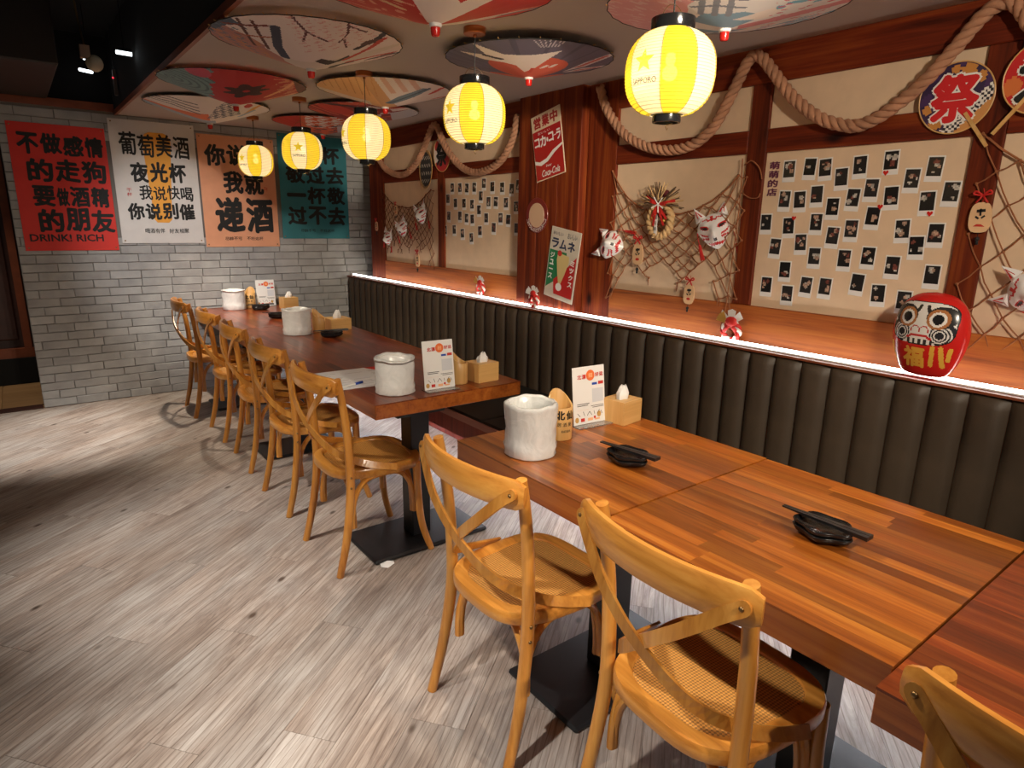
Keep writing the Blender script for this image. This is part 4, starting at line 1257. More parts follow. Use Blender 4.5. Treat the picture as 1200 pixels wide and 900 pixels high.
f1.build('straw_fan', MAT['straw'], t); f2.build('straw_fan', MAT['straw_dark'], t)
rbn = B()
for a, L in ((2.75, .11), (2.9, .10), (.15, .12), (.0, .10), (-.9, .10), (-2.2, .10), (-1.9, .12), (-1.2, .12)):
    p0 = Vector((0, .085, .044)); p1 = p0+Vector((math.cos(a)*L*.9, math.sin(a)*L, -.004)); rbn.tube([p0, (p0+p1)/2+Vector((.004,0,.012)), p1], 0, flat=(.014, .002), up=(0,0,1))
rbn.build('red_ribbon', MAT['red'], t)
g = B()
for a in (.8, 2.2, 3.6, 4.9, 5.8): g.tube([(0,.085,.050), (.045*math.cos(a), .085+.045*math.sin(a), .056)], .0032, 5)
g.build('white_cord_bow', MAT['white_paint'], t)
B().box(-.028, -.006, -.085, .030, .036, .040, 0, None, .002).build('white_tag', MAT['paper'], t)
b = B(); 
for k, ch in enumerate('福旨味'): b.word(ch, -.024, -.010, .006-.030*k, .026-.030*k, .0405, .008)
b.build('lettering', MAT['ink'], t)
f = B(); f.ball((.012, .035, .034), .022, 8, 6, 0, (1,1,.6)); f.ball((.03, .14, .028), .022, 8, 6, 0, (1.2,1,.6)); f.build('dark_flower', plain('dark_crimson', (.10,.01,.012), .7), t, smooth=True)
g = B(); g.ball((.035,.0,.036), .012, 8, 5); g.ball((-.045,.015,.036), .012, 8, 5); g.build('gold_bell', MAT['gold'], t, smooth=True)

# ------------------------------------------------------------------ wooden charms
def charm(label, y, z, s=1.0, mark=0, x=2.853):
    t = thing('wooden_charm', label, 'charm', mat=on_right(y, z, 0, random.uniform(-.06, .06), x) @ Matrix.Scale(s, 4), group='wooden charms with red bows')
    pl = []
    for i in range(28):
        a = 2*PI*i/28; r = 1/((abs(math.cos(a))/.034)**3.2+(abs(math.sin(a))/.052)**3.2)**(1/3.2); k = 1-.10*max(0, math.sin(a)); pl.append((r*math.cos(a)*k, r*math.sin(a)))
    B().prism(pl, 0, .006).build('plaque', MAT['tag_wood'], t)
    b = B()
    for pts, w in ((((-.012,.022),(.014,.024)), .005), (((0,.03),(0,.006)), .003), (((-.014,.004),(-.004,-.004)), .003), (((.004,-.002),(.014,.006)), .003)):
        b.tube([(*p, .0068) for p in pts], 0, flat=(w*2, .0008), up=(0,0,1))
    b.build('brush_mark', MAT['ink'], t)
    b = B()
    if mark: b.prism([(-.018,-.030),(-.008,-.022),(.006,-.023),(.018,-.032)], .006, .0068)
    else: b.prism([(.012*math.cos(2*PI*i/10), -.024+.007*math.sin(2*PI*i/10)) for i in range(10)], .006, .0068)
    b.build('red_mark', MAT['ink_red'], t)
    b = B(); b.tube(smooth_path([(0,.048,.004),(.004,.075,.004),(-.002,.1,.004)], 3), .0014, 5)
    for sx in (-1, 1):
        b.tube(smooth_path([(0,.075,.008),(sx*.020,.090,.010),(sx*.026,.080,.010),(0,.075,.008)], 4), .0036, 5)
        b.tube([(0,.075,.008),(sx*.018,.050,.010)], .0034, 5)
    b.build('red_bow', MAT['red'], t, smooth=True)
    b = B(); b.tube([(0,-.050,.004),(0,-.066,.004)], .0012, 5); b.ball((0,-.073,.005), .008, 8, 6); b.tube([(0,-.078,.005),(0,-.094,.005)], .005, 6)
    b.build('bell', MAT['ink'], t, smooth=True)
    return t
charm('pale wooden charm with red bow beside the sideways fox mask', 2.541, 1.415, 1.15)
charm('pale wooden charm hanging lowest from the near net over the orange rail', 2.162, 1.222, 1.0)
charm('pale wooden charm with dark tree mark on the post above the daruma', .893, 1.628, 1.05, 1, 2.858)
charm('pale wooden charm at the bottom of the far net above the bench', 5.13, 1.235, 1.05, 0, 2.856)
charm('small wooden charm high in the far net near its middle', *yz(465, 246), .8)
charm('thin wooden charm on the far end post next to the bricks', 5.95, 1.52, .85, 0, 2.862)

# ------------------------------------------------------------------ signs on the wide post
def sign_plate(w, h, t, col, name='plate', nx=1, ny=1, r=.01):
    return B().box(-w/2, w/2, -h/2, h/2, 0, .006, 0, None, .0025).build(name, col, t)
t = thing('drink_sign', 'red and white tin cola sign hung askew high on the wide post', 'sign', mat=on_right(3.322, 2.067, 0, .195, 2.8125) @ Matrix.Diagonal((1.13,.96,1,1)))
w, h = .255, .43
sign_plate(w, h, t, plain('cream_enamel', srgb(220,200,170), .35))
b = B(); b.add([(-w/2+.006,.112,.0066),(w/2-.006,.112,.0066),(w/2-.006,-h/2+.006,.0066),(-w/2+.006,-h/2+.006,.0066)][::-1], [(0,1,2,3)]); b.build('red_field', plain('red_enamel', srgb(176,28,32), .3), t)
b = B()
for k, ch in enumerate('営業中'): b.word(ch, -.105+.072*k, -.040+.072*k, .125, .200, .0068)
b.build('lettering', plain('crimson_ink', (.35,.015,.015), .6), t)
b = B()
for ch, x0, x1, y0, y1 in (('コ',-.112,-.066,.006,.066),('カ',-.062,-.010,.0,.072),('・',-.006,.010,.020,.050),('コ',.012,.056,.012,.072),('ー',.056,.080,.030,.056),('ラ',.080,.116,.006,.074)): b.word(ch, x0, x1, y0, y1, .0068)
b.word('おいしい', -.075, .03, .084, .100, .0068, .005)
ws = [(-w/2+.006,-.075),(-.08,-.092),(-.02,-.082),(.04,-.045),(w/2-.006,-.020),(w/2-.006,-.034),(.05,-.066),(-.01,-.104),(-.07,-.118),(-w/2+.006,-.100)]
b.build('white_lettering', MAT['ink_white'], t)
b = B(); b.add([(x, y, .0068) for x, y in ws[::-1]], [tuple(range(10))]); b.build('white_wave', MAT['ink_white'], t)
b = B()
b.word('Enjoy', -.03, .02, -.142, -.122, .0068, .0, .3); b.word('Coca-Cola', -.070, .085, -.195, -.150, .0068, .015, .35)
b.build('white_lettering', MAT['ink_white'], t)
t = thing('round_sign', 'small round tin sign with red rim between the two tin signs', 'sign', mat=on_right(3.416, 1.629, 0, 0, 2.8125))
B().lathe([(.112, 0), (.114, .003), (.112, .006), (.0001, .006)], 40).build('plate', plain('red_brown_enamel', srgb(120,36,30), .35), t)
B().lathe([(.080, .006), (.079, .0075), (.0001, .0075)], 36).build('disc', plain('pale_enamel', srgb(206,170,140), .4), t)
b = B()
for k in range(11):
    a = PI*1.12+k*PI*.76/10; x, y = .096*math.cos(a), .096*math.sin(a); b.word('コカラムネミックスー'[k % 10], x-.012, x+.012, y-.012, y+.012, .0065, .008, 0, 0, 0, a+PI/2)
b.build('lettering', MAT['ink_white'], t)
t = thing('soda_sign', 'green, red and white tin soda sign with a glass, low on the wide post', 'sign', mat=on_right(3.145, 1.318, 0, -.15, 2.8125) @ Matrix.Diagonal((1.08,.97,1,1)))
w, h = .265, .47
sign_plate(w, h, t, plain('white_enamel', srgb(206,196,180), .4, 0, 0, 50, .08))
b = B(); b.add([(-w/2+.008,.085,.0066),(.03,.085,.0066),(.03,-.06,.0066),(-w/2+.008,-.175,.0066)][::-1], [(0,1,2,3)]); b.build('green_field', plain('green_enamel', srgb(32,120,74), .4), t)
b = B(); b.add([(w/2-.012,.075,.0067),(w/2-.012,-h/2+.03,.0067),(-w/2+.09,-h/2+.03,.0067),(-.06,-.11,.0067),(.03,-.03,.0067)], [tuple(range(5))]); b.build('red_field', plain('red_enamel_two', srgb(190,36,34), .4), t)
b = B(); gp = [(-.045,.075),(.055,.065),(.060,.03),(.035,-.06),(.010,-.125),(-.012,-.125),(-.030,-.06),(-.050,.03)]; b.add([(x, y, .0072) for x, y in gp[::-1]], [tuple(range(8))]); b.build('glass_print', plain('cream_drink', srgb(214,190,130), .4), t)
b = B(); b.lathe([(.027, .0074), (.0001, .0076)], 20, -.004, -.150); b.build('glass_foot_print', MAT['ink_white'], t)
b = B(); b.lathe([(.020, .0074), (.0001, .0076)], 16, -.030, .072); b.build('cherry_print', MAT['ink_red'], t)
b = B()
for k, ch in enumerate('ラムネ'): b.word(ch, -.115+.073*k, -.050+.073*k, .098, .165, .0070)
b.build('navy_lettering', MAT['ink_navy'], t)
b = B(); b.word('おいしい', -.11, -.02, .185, .208, .0070, .005); b.build('small_lettering', MAT['ink_navy'], t)
b = B(); b.word('おいしい', .02, .10, .178, .215, .0070, .005); b.build('small_lettering', MAT['ink_navy'], t)
b = B()
for k, ch in enumerate('ジュース'): b.word(ch, -.112, -.074, .030-.047*k, .068-.047*k, .0073)
b.build('white_lettering', MAT['ink_white'], t)
b = B()
for k, ch in enumerate('ミックス'): b.word(ch, .072, .110, .010-.047*k, .046-.047*k, .0073)
b.build('white_lettering', MAT['ink_white'], t)

# ------------------------------------------------------------------ round fans
def fan(label, y, z, rx, ry, tilt, art, ch, cmat, outline, handle=True, x=2.862, wave=None):
    t = thing('round_fan', label, 'fan', mat=on_right(y, z, 0, tilt, x), group='round festival fans')
    n, N = 72, 26; b = B()
    b.v.append((0,0,.003))
    for i in range(1, N+1):
        for q in range(n): a = 2*PI*q/n; b.v.append((rx*i/N*math.cos(a), ry*i/N*math.sin(a), .003))
    for q in range(n): b.f.append((0, 1+q, 1+(q+1) % n)); b.m.append(0); b.c.append(None)
    for i in range(N-1):
        for q in range(n): l = (q+1) % n; b.f.append((1+i*n+q, 1+(i+1)*n+q, 1+(i+1)*n+l, 1+i*n+l)); b.m.append(0); b.c.append(None)
    o = b.build('paper_leaf', MAT['print'], t); ct, st = math.cos(tilt), math.sin(tilt)
    paint(o, lambda c: art((c[:,0]*ct-c[:,1]*st)/rx, (c[:,0]*st+c[:,1]*ct)/ry))
    B().tube([(rx*math.cos(2*PI*k/48), ry*math.sin(2*PI*k/48), .003) for k in range(48)], .0026, 6, True).build('hoop', MAT['bamboo'], t)
    if ch:
        if outline is not None:
            b = B(); b.word(ch, -rx*.74, rx*.70, -ry*.74, ry*.74, .0042, .075, rot=-tilt); b.build('lettering_outline', outline, t)
        b = B(); b.word(ch, -rx*.68, rx*.64, -ry*.68, ry*.68, .0052, .04, rot=-tilt); b.build('lettering', cmat, t)
    if handle:
        B().tube([(0, -ry*.55, .006), (0, -ry*1.0, .006), (0, -ry*1.75, .006)], 0, flat=(.012, .005), up=(0,0,1)).build('handle', MAT['bamboo'], t)
    return t
def art_fan1(a, b):
    c = layer(len(a), srgb(52,36,72)); c[nz(a, b, 6, 1) > .2] = srgb(70,44,92)
    for (x, y, r) in ((.25,.72,.2),(.58,.52,.15),(-.75,-.28,.13),(-.42,-.62,.22),(-.1,.8,.12)): c[ell(a, b, x, y, r, r)] = srgb(200,136,66)
    d = a*.72-b*.70
    m = (d > .42) & (d < .74); chk = (np.sin(a*42)*np.sin(b*42)) > -.15; c[m & chk] = srgb(230,226,220); c[m & ~chk] = srgb(40,36,46)
    c[d > .74] = srgb(206,146,84)
    return c
def art_fan2(a, b):
    c = layer(len(a), srgb(196,34,36)); c[ell(a, b, -.75, -.2, .22, .25)] = srgb(214,116,58); c[ell(a, b, .5, .7, .3, .2)] = srgb(214,116,58)
    for k in range(7): c[stroke(a, b, [(-.25+.12*math.cos(k*.5+1.4), .55+.12*math.sin(k*.5+1.4)), (-.25+.34*math.cos(k*.5+1.4), .55+.34*math.sin(k*.5+1.4))], .03)] = srgb(236,206,196)
    c[b < -.55+.2*a] = srgb(170,100,60); return c
def art_fan3(a, b):
    c = layer(len(a), srgb(226,216,208)); c[(b < -.25+.3*a)] = srgb(190,50,52); c[ell(a, b, -.6, .5, .3, .3)] = srgb(196,60,60); return c
def art_fan4(a, b):
    c = layer(len(a), srgb(44,46,50)); c[(np.abs(np.sin(9*a+3*np.sin(6*b)))*np.abs(np.sin(8*b)) > .72)] = srgb(170,168,160); c[np.hypot(a, b) > .88] = srgb(150,120,84); return c
fan('purple round paper fan with red festival character, right of the photo board', 1.045, 2.058, .122, .126, .62, art_fan1, '祭', plain('bright_red_ink', srgb(206,32,38), .6), MAT['ink_white'])
fan('red round paper fan with black character at the upper right edge', .775, 2.095, .125, .125, -.62, art_fan2, '大', MAT['ink'], MAT['ink_white'], x=2.850)
fan('small white and red round fan with black character on the far post', 4.70, 2.105, .125, .135, .3, art_fan3, '祭', MAT['ink'], None, False, 2.856)
fan('dark patterned oval fan hanging beside the far net', 4.955, 2.0, .105, .155, -.1, art_fan4, None, None, None, False, 2.852)

# ------------------------------------------------------------------ red daruma figure
t = thing('daruma_doll', 'glossy red inflatable daruma with white face on the ledge', 'doll', (2.780, .952, 1.0335), R_(-10))
# axis: local -x faces the room
prof = [(.0001,.0),(.060,.0),(.085,.012),(.108,.045),(.128,.095),(.138,.15),(.136,.20),(.122,.25),(.095,.288),(.055,.311),(.0001,.319)]
pp = smooth_path([(r, 0, z) for r, z in prof], 12)
P_ = [(max(1e-4, p[0]), p[2]) for p in pp]
b = B(); n = 300
SX = .55
for (r, z) in P_:
    for k in range(n): a = 2*PI*k/n; b.v.append((r*SX*math.cos(a)-.02, r*math.sin(a), z))
for i in range(len(P_)-1):
    for k in range(n): l = (k+1) % n; b.f.append((i*n+k, i*n+l, (i+1)*n+l, (i+1)*n+k)); b.m.append(0); b.c.append(None)
o = b.build('body', printed('vinyl_print', .2), t, smooth=True)
def dar(c):
    y, z, front = -c[:,1], c[:,2], c[:,0] < -.02
    col = layer(len(y), (.60,.018,.014))
    gold = front & (z > .02) & (z < .125) & ((stroke(y, z, [(-.112,.118),(-.095,.06),(-.075,.035)], .0055)) | stroke(y, z, [(-.122,.12),(-.112,.075)], .005) | stroke(y, z, [(.055,.118),(.050,.050)], .0075) | stroke(y, z, [(.080,.118),(.085,.050)], .0075) | stroke(y, z, [(.108,.118),(.100,.075)], .006) | stroke(y, z, [(-.06,.020),(-.02,.012),(.02,.018),(.06,.014)], .004))
    col[gold] = (.75,.42,.06)
    fx = (np.abs(y)/.113)**3.5+(np.abs(z-.205)/.078)**3.5
    face = front & (fx < 1); rim = front & (fx < 1.12)
    col[rim] = (.02,.02,.02); col[face] = (.80,.78,.74)
    ay = np.abs(y); cheek = face & (ay > .030) & (z < .205) & (np.hypot(ay-.082, z-.165) < .044)
    col[cheek] = (.025,.025,.03)
    for rr in (.036, .026, .016): col[face & (np.abs(np.hypot(ay-.070, z-.165)-rr) < .0025) & (ay > .03)] = (.75,.73,.70)
    brow = face & (np.hypot((ay-.066)/.050, (z-.232)/.040) < 1) & (np.hypot((ay-.058)/.036, (z-.226)/.034) > 1); col[brow] = (.03,.03,.03)
    e0 = face & (np.hypot(ay-.056, z-.224) < .038); col[e0] = (.42,.17,.06)
    e1 = face & (np.hypot(ay-.056, z-.224) < .028); col[e1] = (.82,.80,.76)
    e2 = face & (np.hypot(ay-.056, z-.224) < .0185); col[e2] = (.015,.015,.015)
    col[face & stroke(ay, z, [(.014,.268),(.020,.25)], .006)] = (.03,.03,.03)
    col[face & (np.abs(np.hypot(ay-.016, (z-.178))-.016) < .002) & (z > .170)] = (.5,.05,.04)
    col[face & stroke(ay, z, [(0,.158),(.028,.157),(.044,.148)], .0045)] = (.55,.03,.03)
    m = face & (z < .146) & (z > .128) & (ay < .05) & (np.sin(y*300) > .0); col[m] = (.03,.03,.03)
    return col
paint(o, dar)
def dsurf(p, q):
    r = float(np.interp(q, [a[1] for a in P_], [a[0] for a in P_])); k = max(0, 1-(p/max(r, 1e-3))**2)
    return (-.02-r*SX*math.sqrt(k)-.0015, -p, q)
B().word('福', -.052, .030, .034, .115, 0, BOLD, 0, fn=dsurf, lift=(-5e-5,0,0)).build('lettering', MAT['ink_gold'], t)

# ------------------------------------------------------------------ small ledge ornaments
def ornament(label, y, z, gold=False, k=1.0, x=2.842):
    t = thing('shelf_ornament', label, 'ornament', mat=on_right(y, z, 0, 0, x) @ Matrix.Scale(k, 4), group='red and white knotted ornaments above the ledge')
    S = np.linspace(0, 2*PI, 48, endpoint=False)
    for s in range(2):
        a = S*5+PI*s; C = np.stack([(.040+.007*np.cos(a))*np.cos(S), -.035+(.040+.007*np.cos(a))*np.sin(S), .014+.007*np.sin(a)], 1)
        B().tube([tuple(p) for p in C], .0085, 6, True).build('twisted_cord', MAT['red'] if s else MAT['white_paint'], t, smooth=True)
    fb = B()
    for sx in (-1, 1): fb.add([(0,.02,.024),(sx*.045,.06,.03),(sx*.060,.03,.022),(sx*.035,.012,.03)], [(0,1,2,3)]); 
    fb.prism([(-.014,.022),(.014,.022),(.020,.058),(0,.066),(-.020,.058)], .020, .024)
    fb.build('paper_fold', MAT['paper'], t)
    rb = B(); rb.ball((0.004, .010, .026), .024, 10, 6, 0, (1.3,1,.5)); rb.tube([(0,.0,.03),(-.03,-.04,.03)], 0, flat=(.018,.002), up=(0,0,1)); rb.tube([(0,.0,.03),(.035,-.03,.03)], 0, flat=(.018,.002), up=(0,0,1)); rb.build('red_knot', MAT['red'], t, smooth=True)
    g = B()
    for q in range(5):
        a = PI*.62+q*.25; g.tube([(-.02,.005,.028),(-.02+.05*math.cos(a),.005+.05*math.sin(a),.032)], 0, flat=(.010,.0015), up=(0,0,1))
    g.build('gold_fan', MAT['gold'] if gold else MAT['white_paint'], t)
    return t
ornament('red and white knotted ornament with gold fan left of the daruma', 1.868, 1.105, True, 1.12)
ornament('small red and white ornament on the ledge below the far photo board', 4.10, 1.115, True, 1.0)
ornament('small red and white ornament on the ledge under the soda sign', 3.365, 1.105, False, 1.0, 2.775)

# ------------------------------------------------------------------ things on the tables
TZ = .757
def pail(label, x, y, z, r=.098, h=.195, seed=0):
    t = thing('lined_pail', label, 'pail', (x, y, z), seed*1.3, 'plastic-lined table pails')
    B().lathe([(r*.80, .003), (r*.88, h-.012), (r*.84, h-.012), (r*.76, .012), (.0001, .012)], 28).build('pail', MAT['liner_in'], t, smooth=True, auto=40)
    rd = random.Random(seed); ph = [rd.uniform(0, 6.28) for _ in range(8)]
    def fnn(p, a):
        x, y, z = p; rr = math.hypot(x, y)
        f = 1+.010*math.sin(5*a+ph[0]+z*40)+.008*math.sin(11*a+ph[1]-z*70)+.007*math.sin(19*a+z*30+ph[2])
        f *= 1+.012*math.sin(z*60+2*math.sin(a*2+ph[3]))
        return (x*f, y*f, z+(.003*math.sin(3*a+ph[4])+.0015*math.sin(9*a+ph[5]) if z > h*.6 else 0))
    k = r
    prof = [(k*.93, .001), (k*.97, .006), (k*.94, .02), (k*.985, .035), (k*.93, .05), (k*.95, .075), (k*.93, .10), (k*.96, .13), (k*.955, .155), (k*.985, .178), (k*.99, h-.006), (k*.95, h), (k*.87, h+.001), (k*.80, h-.008), (k*.76, h-.04), (k*.70, h-.10), (k*.68, .03), (.0001, .025)]
    b = B(); b.lathe(prof, 64, fn=fnn, cap=False); b.build('plastic_liner', MAT['film'], t, smooth=True)
    return t
pail('white plastic-lined pail on the front table beside the bamboo cup', 1.418, 1.728, .756, .100, .195, 1)
pail('white plastic-lined pail on the long table beside the order sheet', 1.405, 2.775, .758, .100, .165, 2)
pail('greenish white plastic-lined pail midway on the long table', 1.575, 4.65, .758, .105, .185, 3)
pail('clear plastic-lined pail at the far end by the brick wall', 1.545, 6.24, .758, .105, .175, 4)
def cup(label, x, y, z, rot, text=True, h=.18, r=.049):
    t = thing('bamboo_cup', label, 'cup', (x, y, z), rot, 'bamboo chopstick cups')
    n = 40; b = B(); zt = lambda a: h-.030+.030*math.cos(a)+.010*math.cos(2*a)
    rows = [(lambda a: r*.97, lambda a: 0.0005), (lambda a: r, lambda a: .004), (lambda a: r, lambda a: zt(a)*.5), (lambda a: r*1.0, lambda a: zt(a)-.002), (lambda a: r*.97, lambda a: zt(a)), (lambda a: r*.84, lambda a: zt(a)), (lambda a: r*.82, lambda a: zt(a)-.002), (lambda a: r*.80, lambda a: .012)]
    for rf, zf in rows:
        for k in range(n): a = 2*PI*k/n; b.v.append((rf(a)*math.cos(a), rf(a)*math.sin(a), zf(a)))
    for i in range(len(rows)-1):
        for k in range(n): l = (k+1) % n; b.f.append((i*n+k, i*n+l, (i+1)*n+l, (i+1)*n+k)); b.m.append(0); b.c.append(None)
    b.f.append(tuple(range(n-1,-1,-1))); b.f.append(tuple((len(rows)-1)*n+k for k in range(n))); b.m += [0,0]; b.c += [None,None]
    b.build('cup_body', MAT['bamboo'], t, smooth=True, auto=40)
    if text:
        f = lambda p, q: ((r+.0006)*math.cos(PI+p/r), (r+.0006)*math.sin(PI+p/r), q)
        b = B(); b.word('北', -.040, -.004, .085, .122, 0, BOLD, 0, fn=f); b.word('仙', .001, .036, .085, .122, 0, BOLD, 0, fn=f); b.build('lettering', MAT['ink'], t); b = B()
        for k, ch in enumerate('居酒屋'): b.word(ch, -.034+.022*k, -.018+.022*k, .058, .074, 0, .008, 0, fn=f)
        b.build('lettering', MAT['ink'], t); b = B(); b.word('BEER', -.016, .026, .034, .043, 0, .01, 0, fn=f); b.build('lettering', MAT['ink'], t)
    return t
cup('bamboo chopstick cup with black lettering on the front table', 1.622, 1.795, .756, 1.32)
cup('plain bamboo cup behind the menu card on the long table', 1.765, 2.755, .758, 2.4, False, .16, .046)
cup('bamboo cup beside the greenish pail on the long table', 1.745, 4.67, .758, 2.2, False, .16, .045)
cup('bamboo cup between the clear pail and the card by the brick wall', 1.70, 6.27, .758, 1.1, True, .185, .045)
def card(label, x, y, z, rot, w=.172, h=.248):
    t = thing('menu_card', label, 'card', (x, y, z), rot, 'standing menu cards')
    T = Matrix.Rotation(R_(-7), 4, 'X')     # local -y faces the viewer
    B().box(-w/2-.004, w/2+.004, -.045, .030, .0005, .004).build('acrylic_base', MAT['acrylic'], t)
    B().box(-w/2, w/2, -.0012, .0012, .005, h, 0, T).build('sheet', MAT['paper'], t)
    def P(b, name, m):
        b.v = [tuple(T @ Vector((p[0], -.0018-p[2], p[1]))) for p in b.v]; return b.build(name, m, t)
    X = lambda u: -w/2+u*w
    Z = lambda v: h-v*(h-.005)
    b = B(); b.row('北漂', X(.14), X(.42), Z(.215), Z(.135), 0, BOLD); P(b, 'red_lettering', MAT['ink_red']); b = B(); b.row('好运', X(.70), X(.96), Z(.195), Z(.12), 0, BOLD); P(b, 'red_lettering', MAT['ink_red'])
    b = B(); b.prism([(X(.555)+.023*math.cos(2*PI*i/24), Z(.16)+.023*math.sin(2*PI*i/24)) for i in range(24)], 0, .0004); P(b, 'orange_disc', MAT['orange_print'])
    b = B(); b.word('招', X(.49), X(.62), Z(.20), Z(.12), .0006); P(b, 'disc_lettering', plain('pale_orange_ink', (.90,.42,.20), .7))
    b = B(); b.box(X(.60), X(.76), Z(.335), Z(.295), 0, .0004); P(b, 'blue_badge', MAT['blue'])
    b = B(); b.box(X(.80), X(.96), Z(.335), Z(.28), 0, .0004); P(b, 'red_badge', MAT['ink_red'])
    b = B()
    for q in range(2): b.box(X(.12), X(.50-.04*q), Z(.645+.03*q)-.0015, Z(.645+.03*q)+.0012, 0, .0003)
    for q in range(2): b.box(X(.55+.05*q), X(.95), Z(.70+.028*q)-.0012, Z(.70+.028*q)+.001, 0, .0003)
    for (a, c_) in (((.12,.80),(.2,.86)), ((.30,.78),(.34,.86)), ((.42,.86),(.50,.79)), ((.50,.79),(.57,.86)), ((.64,.79),(.66,.85)), ((.74,.85),(.82,.78)), ((.86,.80),(.90,.86))):
        b.tube([(X(a[0]), Z(a[1]), .0003), (X(c_[0]), Z(c_[1]), .0003)], 0, flat=(.002,.0003), up=(0,0,1))
    P(b, 'fine_print', MAT['ink'])
    b = B()
    for q in range(4): b.box(X(.10), X(.48), Z(.745+.0)-.002-.006*q*0, Z(.745)-.001, 0, .0003)
    P(b, 'pale_print', plain('pale_orange_print', (.80,.60,.50), .8))
    b = B(); b.box(X(.60), X(.95), Z(.64), Z(.40), 0, .0003); P(b, 'pale_print', plain('pale_grey_print', (.62,.64,.68), .8))
    b = B()
    for u, v, r_ in ((.10,.915,.010), (.80,.86,.011)): b.prism([(X(u)+r_*math.cos(2*PI*i/12), Z(v)+r_*1.2*math.sin(2*PI*i/12)) for i in range(12)], 0, .0004)
    P(b, 'food_print', plain('mustard_print', (.52,.30,.08), .7))
    b = B(); b.box(X(.22), X(.34), Z(.955), Z(.895), 0, .0004); b.prism([(X(.66)+.006*math.cos(2*PI*i/10), Z(.905)+.006*math.sin(2*PI*i/10)) for i in range(10)], 0, .0004); P(b, 'food_print', MAT['ink_red'])
    b = B(); b.box(X(.44), X(.60), Z(.955), Z(.905), 0, .0004); b.box(X(.66), X(.82), Z(.955), Z(.925), 0, .0004); P(b, 'food_print', plain('peach_print', (.86,.46,.24), .7))
    return t
card('white menu card in clear stand on the front table', 1.842, 1.850, .756, R_(-4))
card('white menu card in clear stand on the near end of the long table', 1.612, 2.690, .758, R_(-2))
card('white menu card on the far table against the brick wall', 1.865, 6.33, .758, R_(-2))
def tissue_box(label, x, y, z, rot, s=.128, h=.10, tall=.05, d=.118):
    t = thing('tissue_box', label, 'box', (x, y, z), rot, 'wooden tissue boxes')
    w = s/2; e = d/2; th = .007
    B().box(-w, w, -e, -e+th, 0, h).build('side_board', MAT['bamboo_x'], t); B().box(-w, w, e-th, e, 0, h).build('side_board', MAT['bamboo_x'], t)
    B().box(-w, -w+th, -e+th, e-th, 0, h).build('side_board', MAT['bamboo'], t); B().box(w-th, w, -e+th, e-th, 0, h).build('side_board', MAT['bamboo'], t)
    b = B(); b.box(-w+th, w-th, -e+th, -.016, h-th, h-.0005); b.box(-w+th, w-th, .016, e-th, h-th, h-.0005); b.box(-w+th, -.034, -.016, .016, h-th, h-.0005); b.box(.034, w-th, -.016, .016, h-th, h-.0005); b.build('lid', MAT['bamboo_x'], t)
    b = B(); n = 28; rd = random.Random(int(x*100)); p1, p2 = rd.uniform(0, 6), rd.uniform(0, 6)
    for i in range(9):
        u = i/8; zz = h-.03+(tall+.03)*u; sc = (.95+.22*math.sin(PI*min(1, u*.95)))*(1-.62*max(0, u-.66)/.34)
        for k in range(n):
            a = 2*PI*k/n; f = 1+.16*math.sin(5*a+p1+u*2)+.08*math.sin(9*a+p2)
            b.v.append((.026*sc*f*math.cos(a)+.006*u, .0145*sc*f*math.sin(a)*(1+.5*u), zz+(.010*math.sin(3*a+p2) if u > .8 else 0)))
    for i in range(8):
        for k in range(n): l = (k+1) % n; b.f.append((i*n+k, i*n+l, (i+1)*n+l, (i+1)*n+k)); b.m.append(0); b.c.append(None)
    b.f.append(tuple(8*n+k for k in range(n))); b.m.append(0); b.c.append(None)
    b.build('tissue', MAT['paper'], t, smooth=True)
    return t
tissue_box('pale wooden tissue box on the front table behind the menu card', 1.995, 1.815, .756, R_(8))
tissue_box('wooden tissue box at the near end of the long table', 1.905, 2.745, .758, R_(4), .135, .10, .045)
tissue_box('wooden tissue box midway on the long table by the greenish pail', 1.91, 4.72, .758, R_(3), .165, .085, .055, .15)
tissue_box('wooden tissue box on the far table near the brick wall', 2.00, 6.10, .758, R_(4), .14, .10, .045)
def dish(label, x, y, z, rot, lab2):
    t = thing('sauce_dish', label, 'dish', (x, y, z), rot, 'black sauce dish stacks')
    for k in range(2):
        def fnn(p, a, k=k): f = 1+.09*math.cos(5*a+k*.3); return (p[0]*f*1.34, p[1]*f*1.12, p[2]*1.15+k*.0145)
        B().lathe([(.0001, .0005), (.040, .0005), (.052, .008), (.058, .020), (.056, .0225), (.050, .014), (.040, .008), (.0001, .007)], 40, fn=fnn).build('dish', MAT['black_gloss'], t, smooth=True)
    d = thing('chopsticks', lab2, 'chopsticks', (x, y, z+.0405), rot+R_(8), 'black chopsticks')
    for s in (-1, 1):
        b = B(); L = .122; n = 9; pts = [(-L+2*L*i/n, s*(.0045+.0045*i/n), .004+.003*(1-i/n)*0) for i in range(n+1)]
        hw = [.0030+.0050*i/n for i in range(n+1)]
        for p, q in zip(pts, hw): b.v += [(p[0], p[1]-q, p[2]-q*.6+.002), (p[0], p[1]+q, p[2]-q*.6+.002), (p[0], p[1]+q, p[2]+q*.8+.002), (p[0], p[1]-q, p[2]+q*.8+.002)]
        for i in range(n):
            for k in range(4): l = (k+1) % 4; b.f.append((i*4+k, i*4+l, i*4+4+l, i*4+4+k)); b.m.append(0); b.c.append(None)
        b.f += [(3,2,1,0), tuple(n*4+k for k in range(4))]; b.m += [0,0]; b.c += [None,None]
        b.build('stick', MAT['black_satin'], d)
    return t
dish('stacked black sauce dishes near the pail on the front table', 1.640, 1.447, .756, R_(-91), 'pair of black chopsticks across the dishes in front of the menu card')
dish('stacked black sauce dishes alone on the foreground table', 1.670, .752, .753, R_(-99), 'pair of black chopsticks across the lone dishes in the foreground')
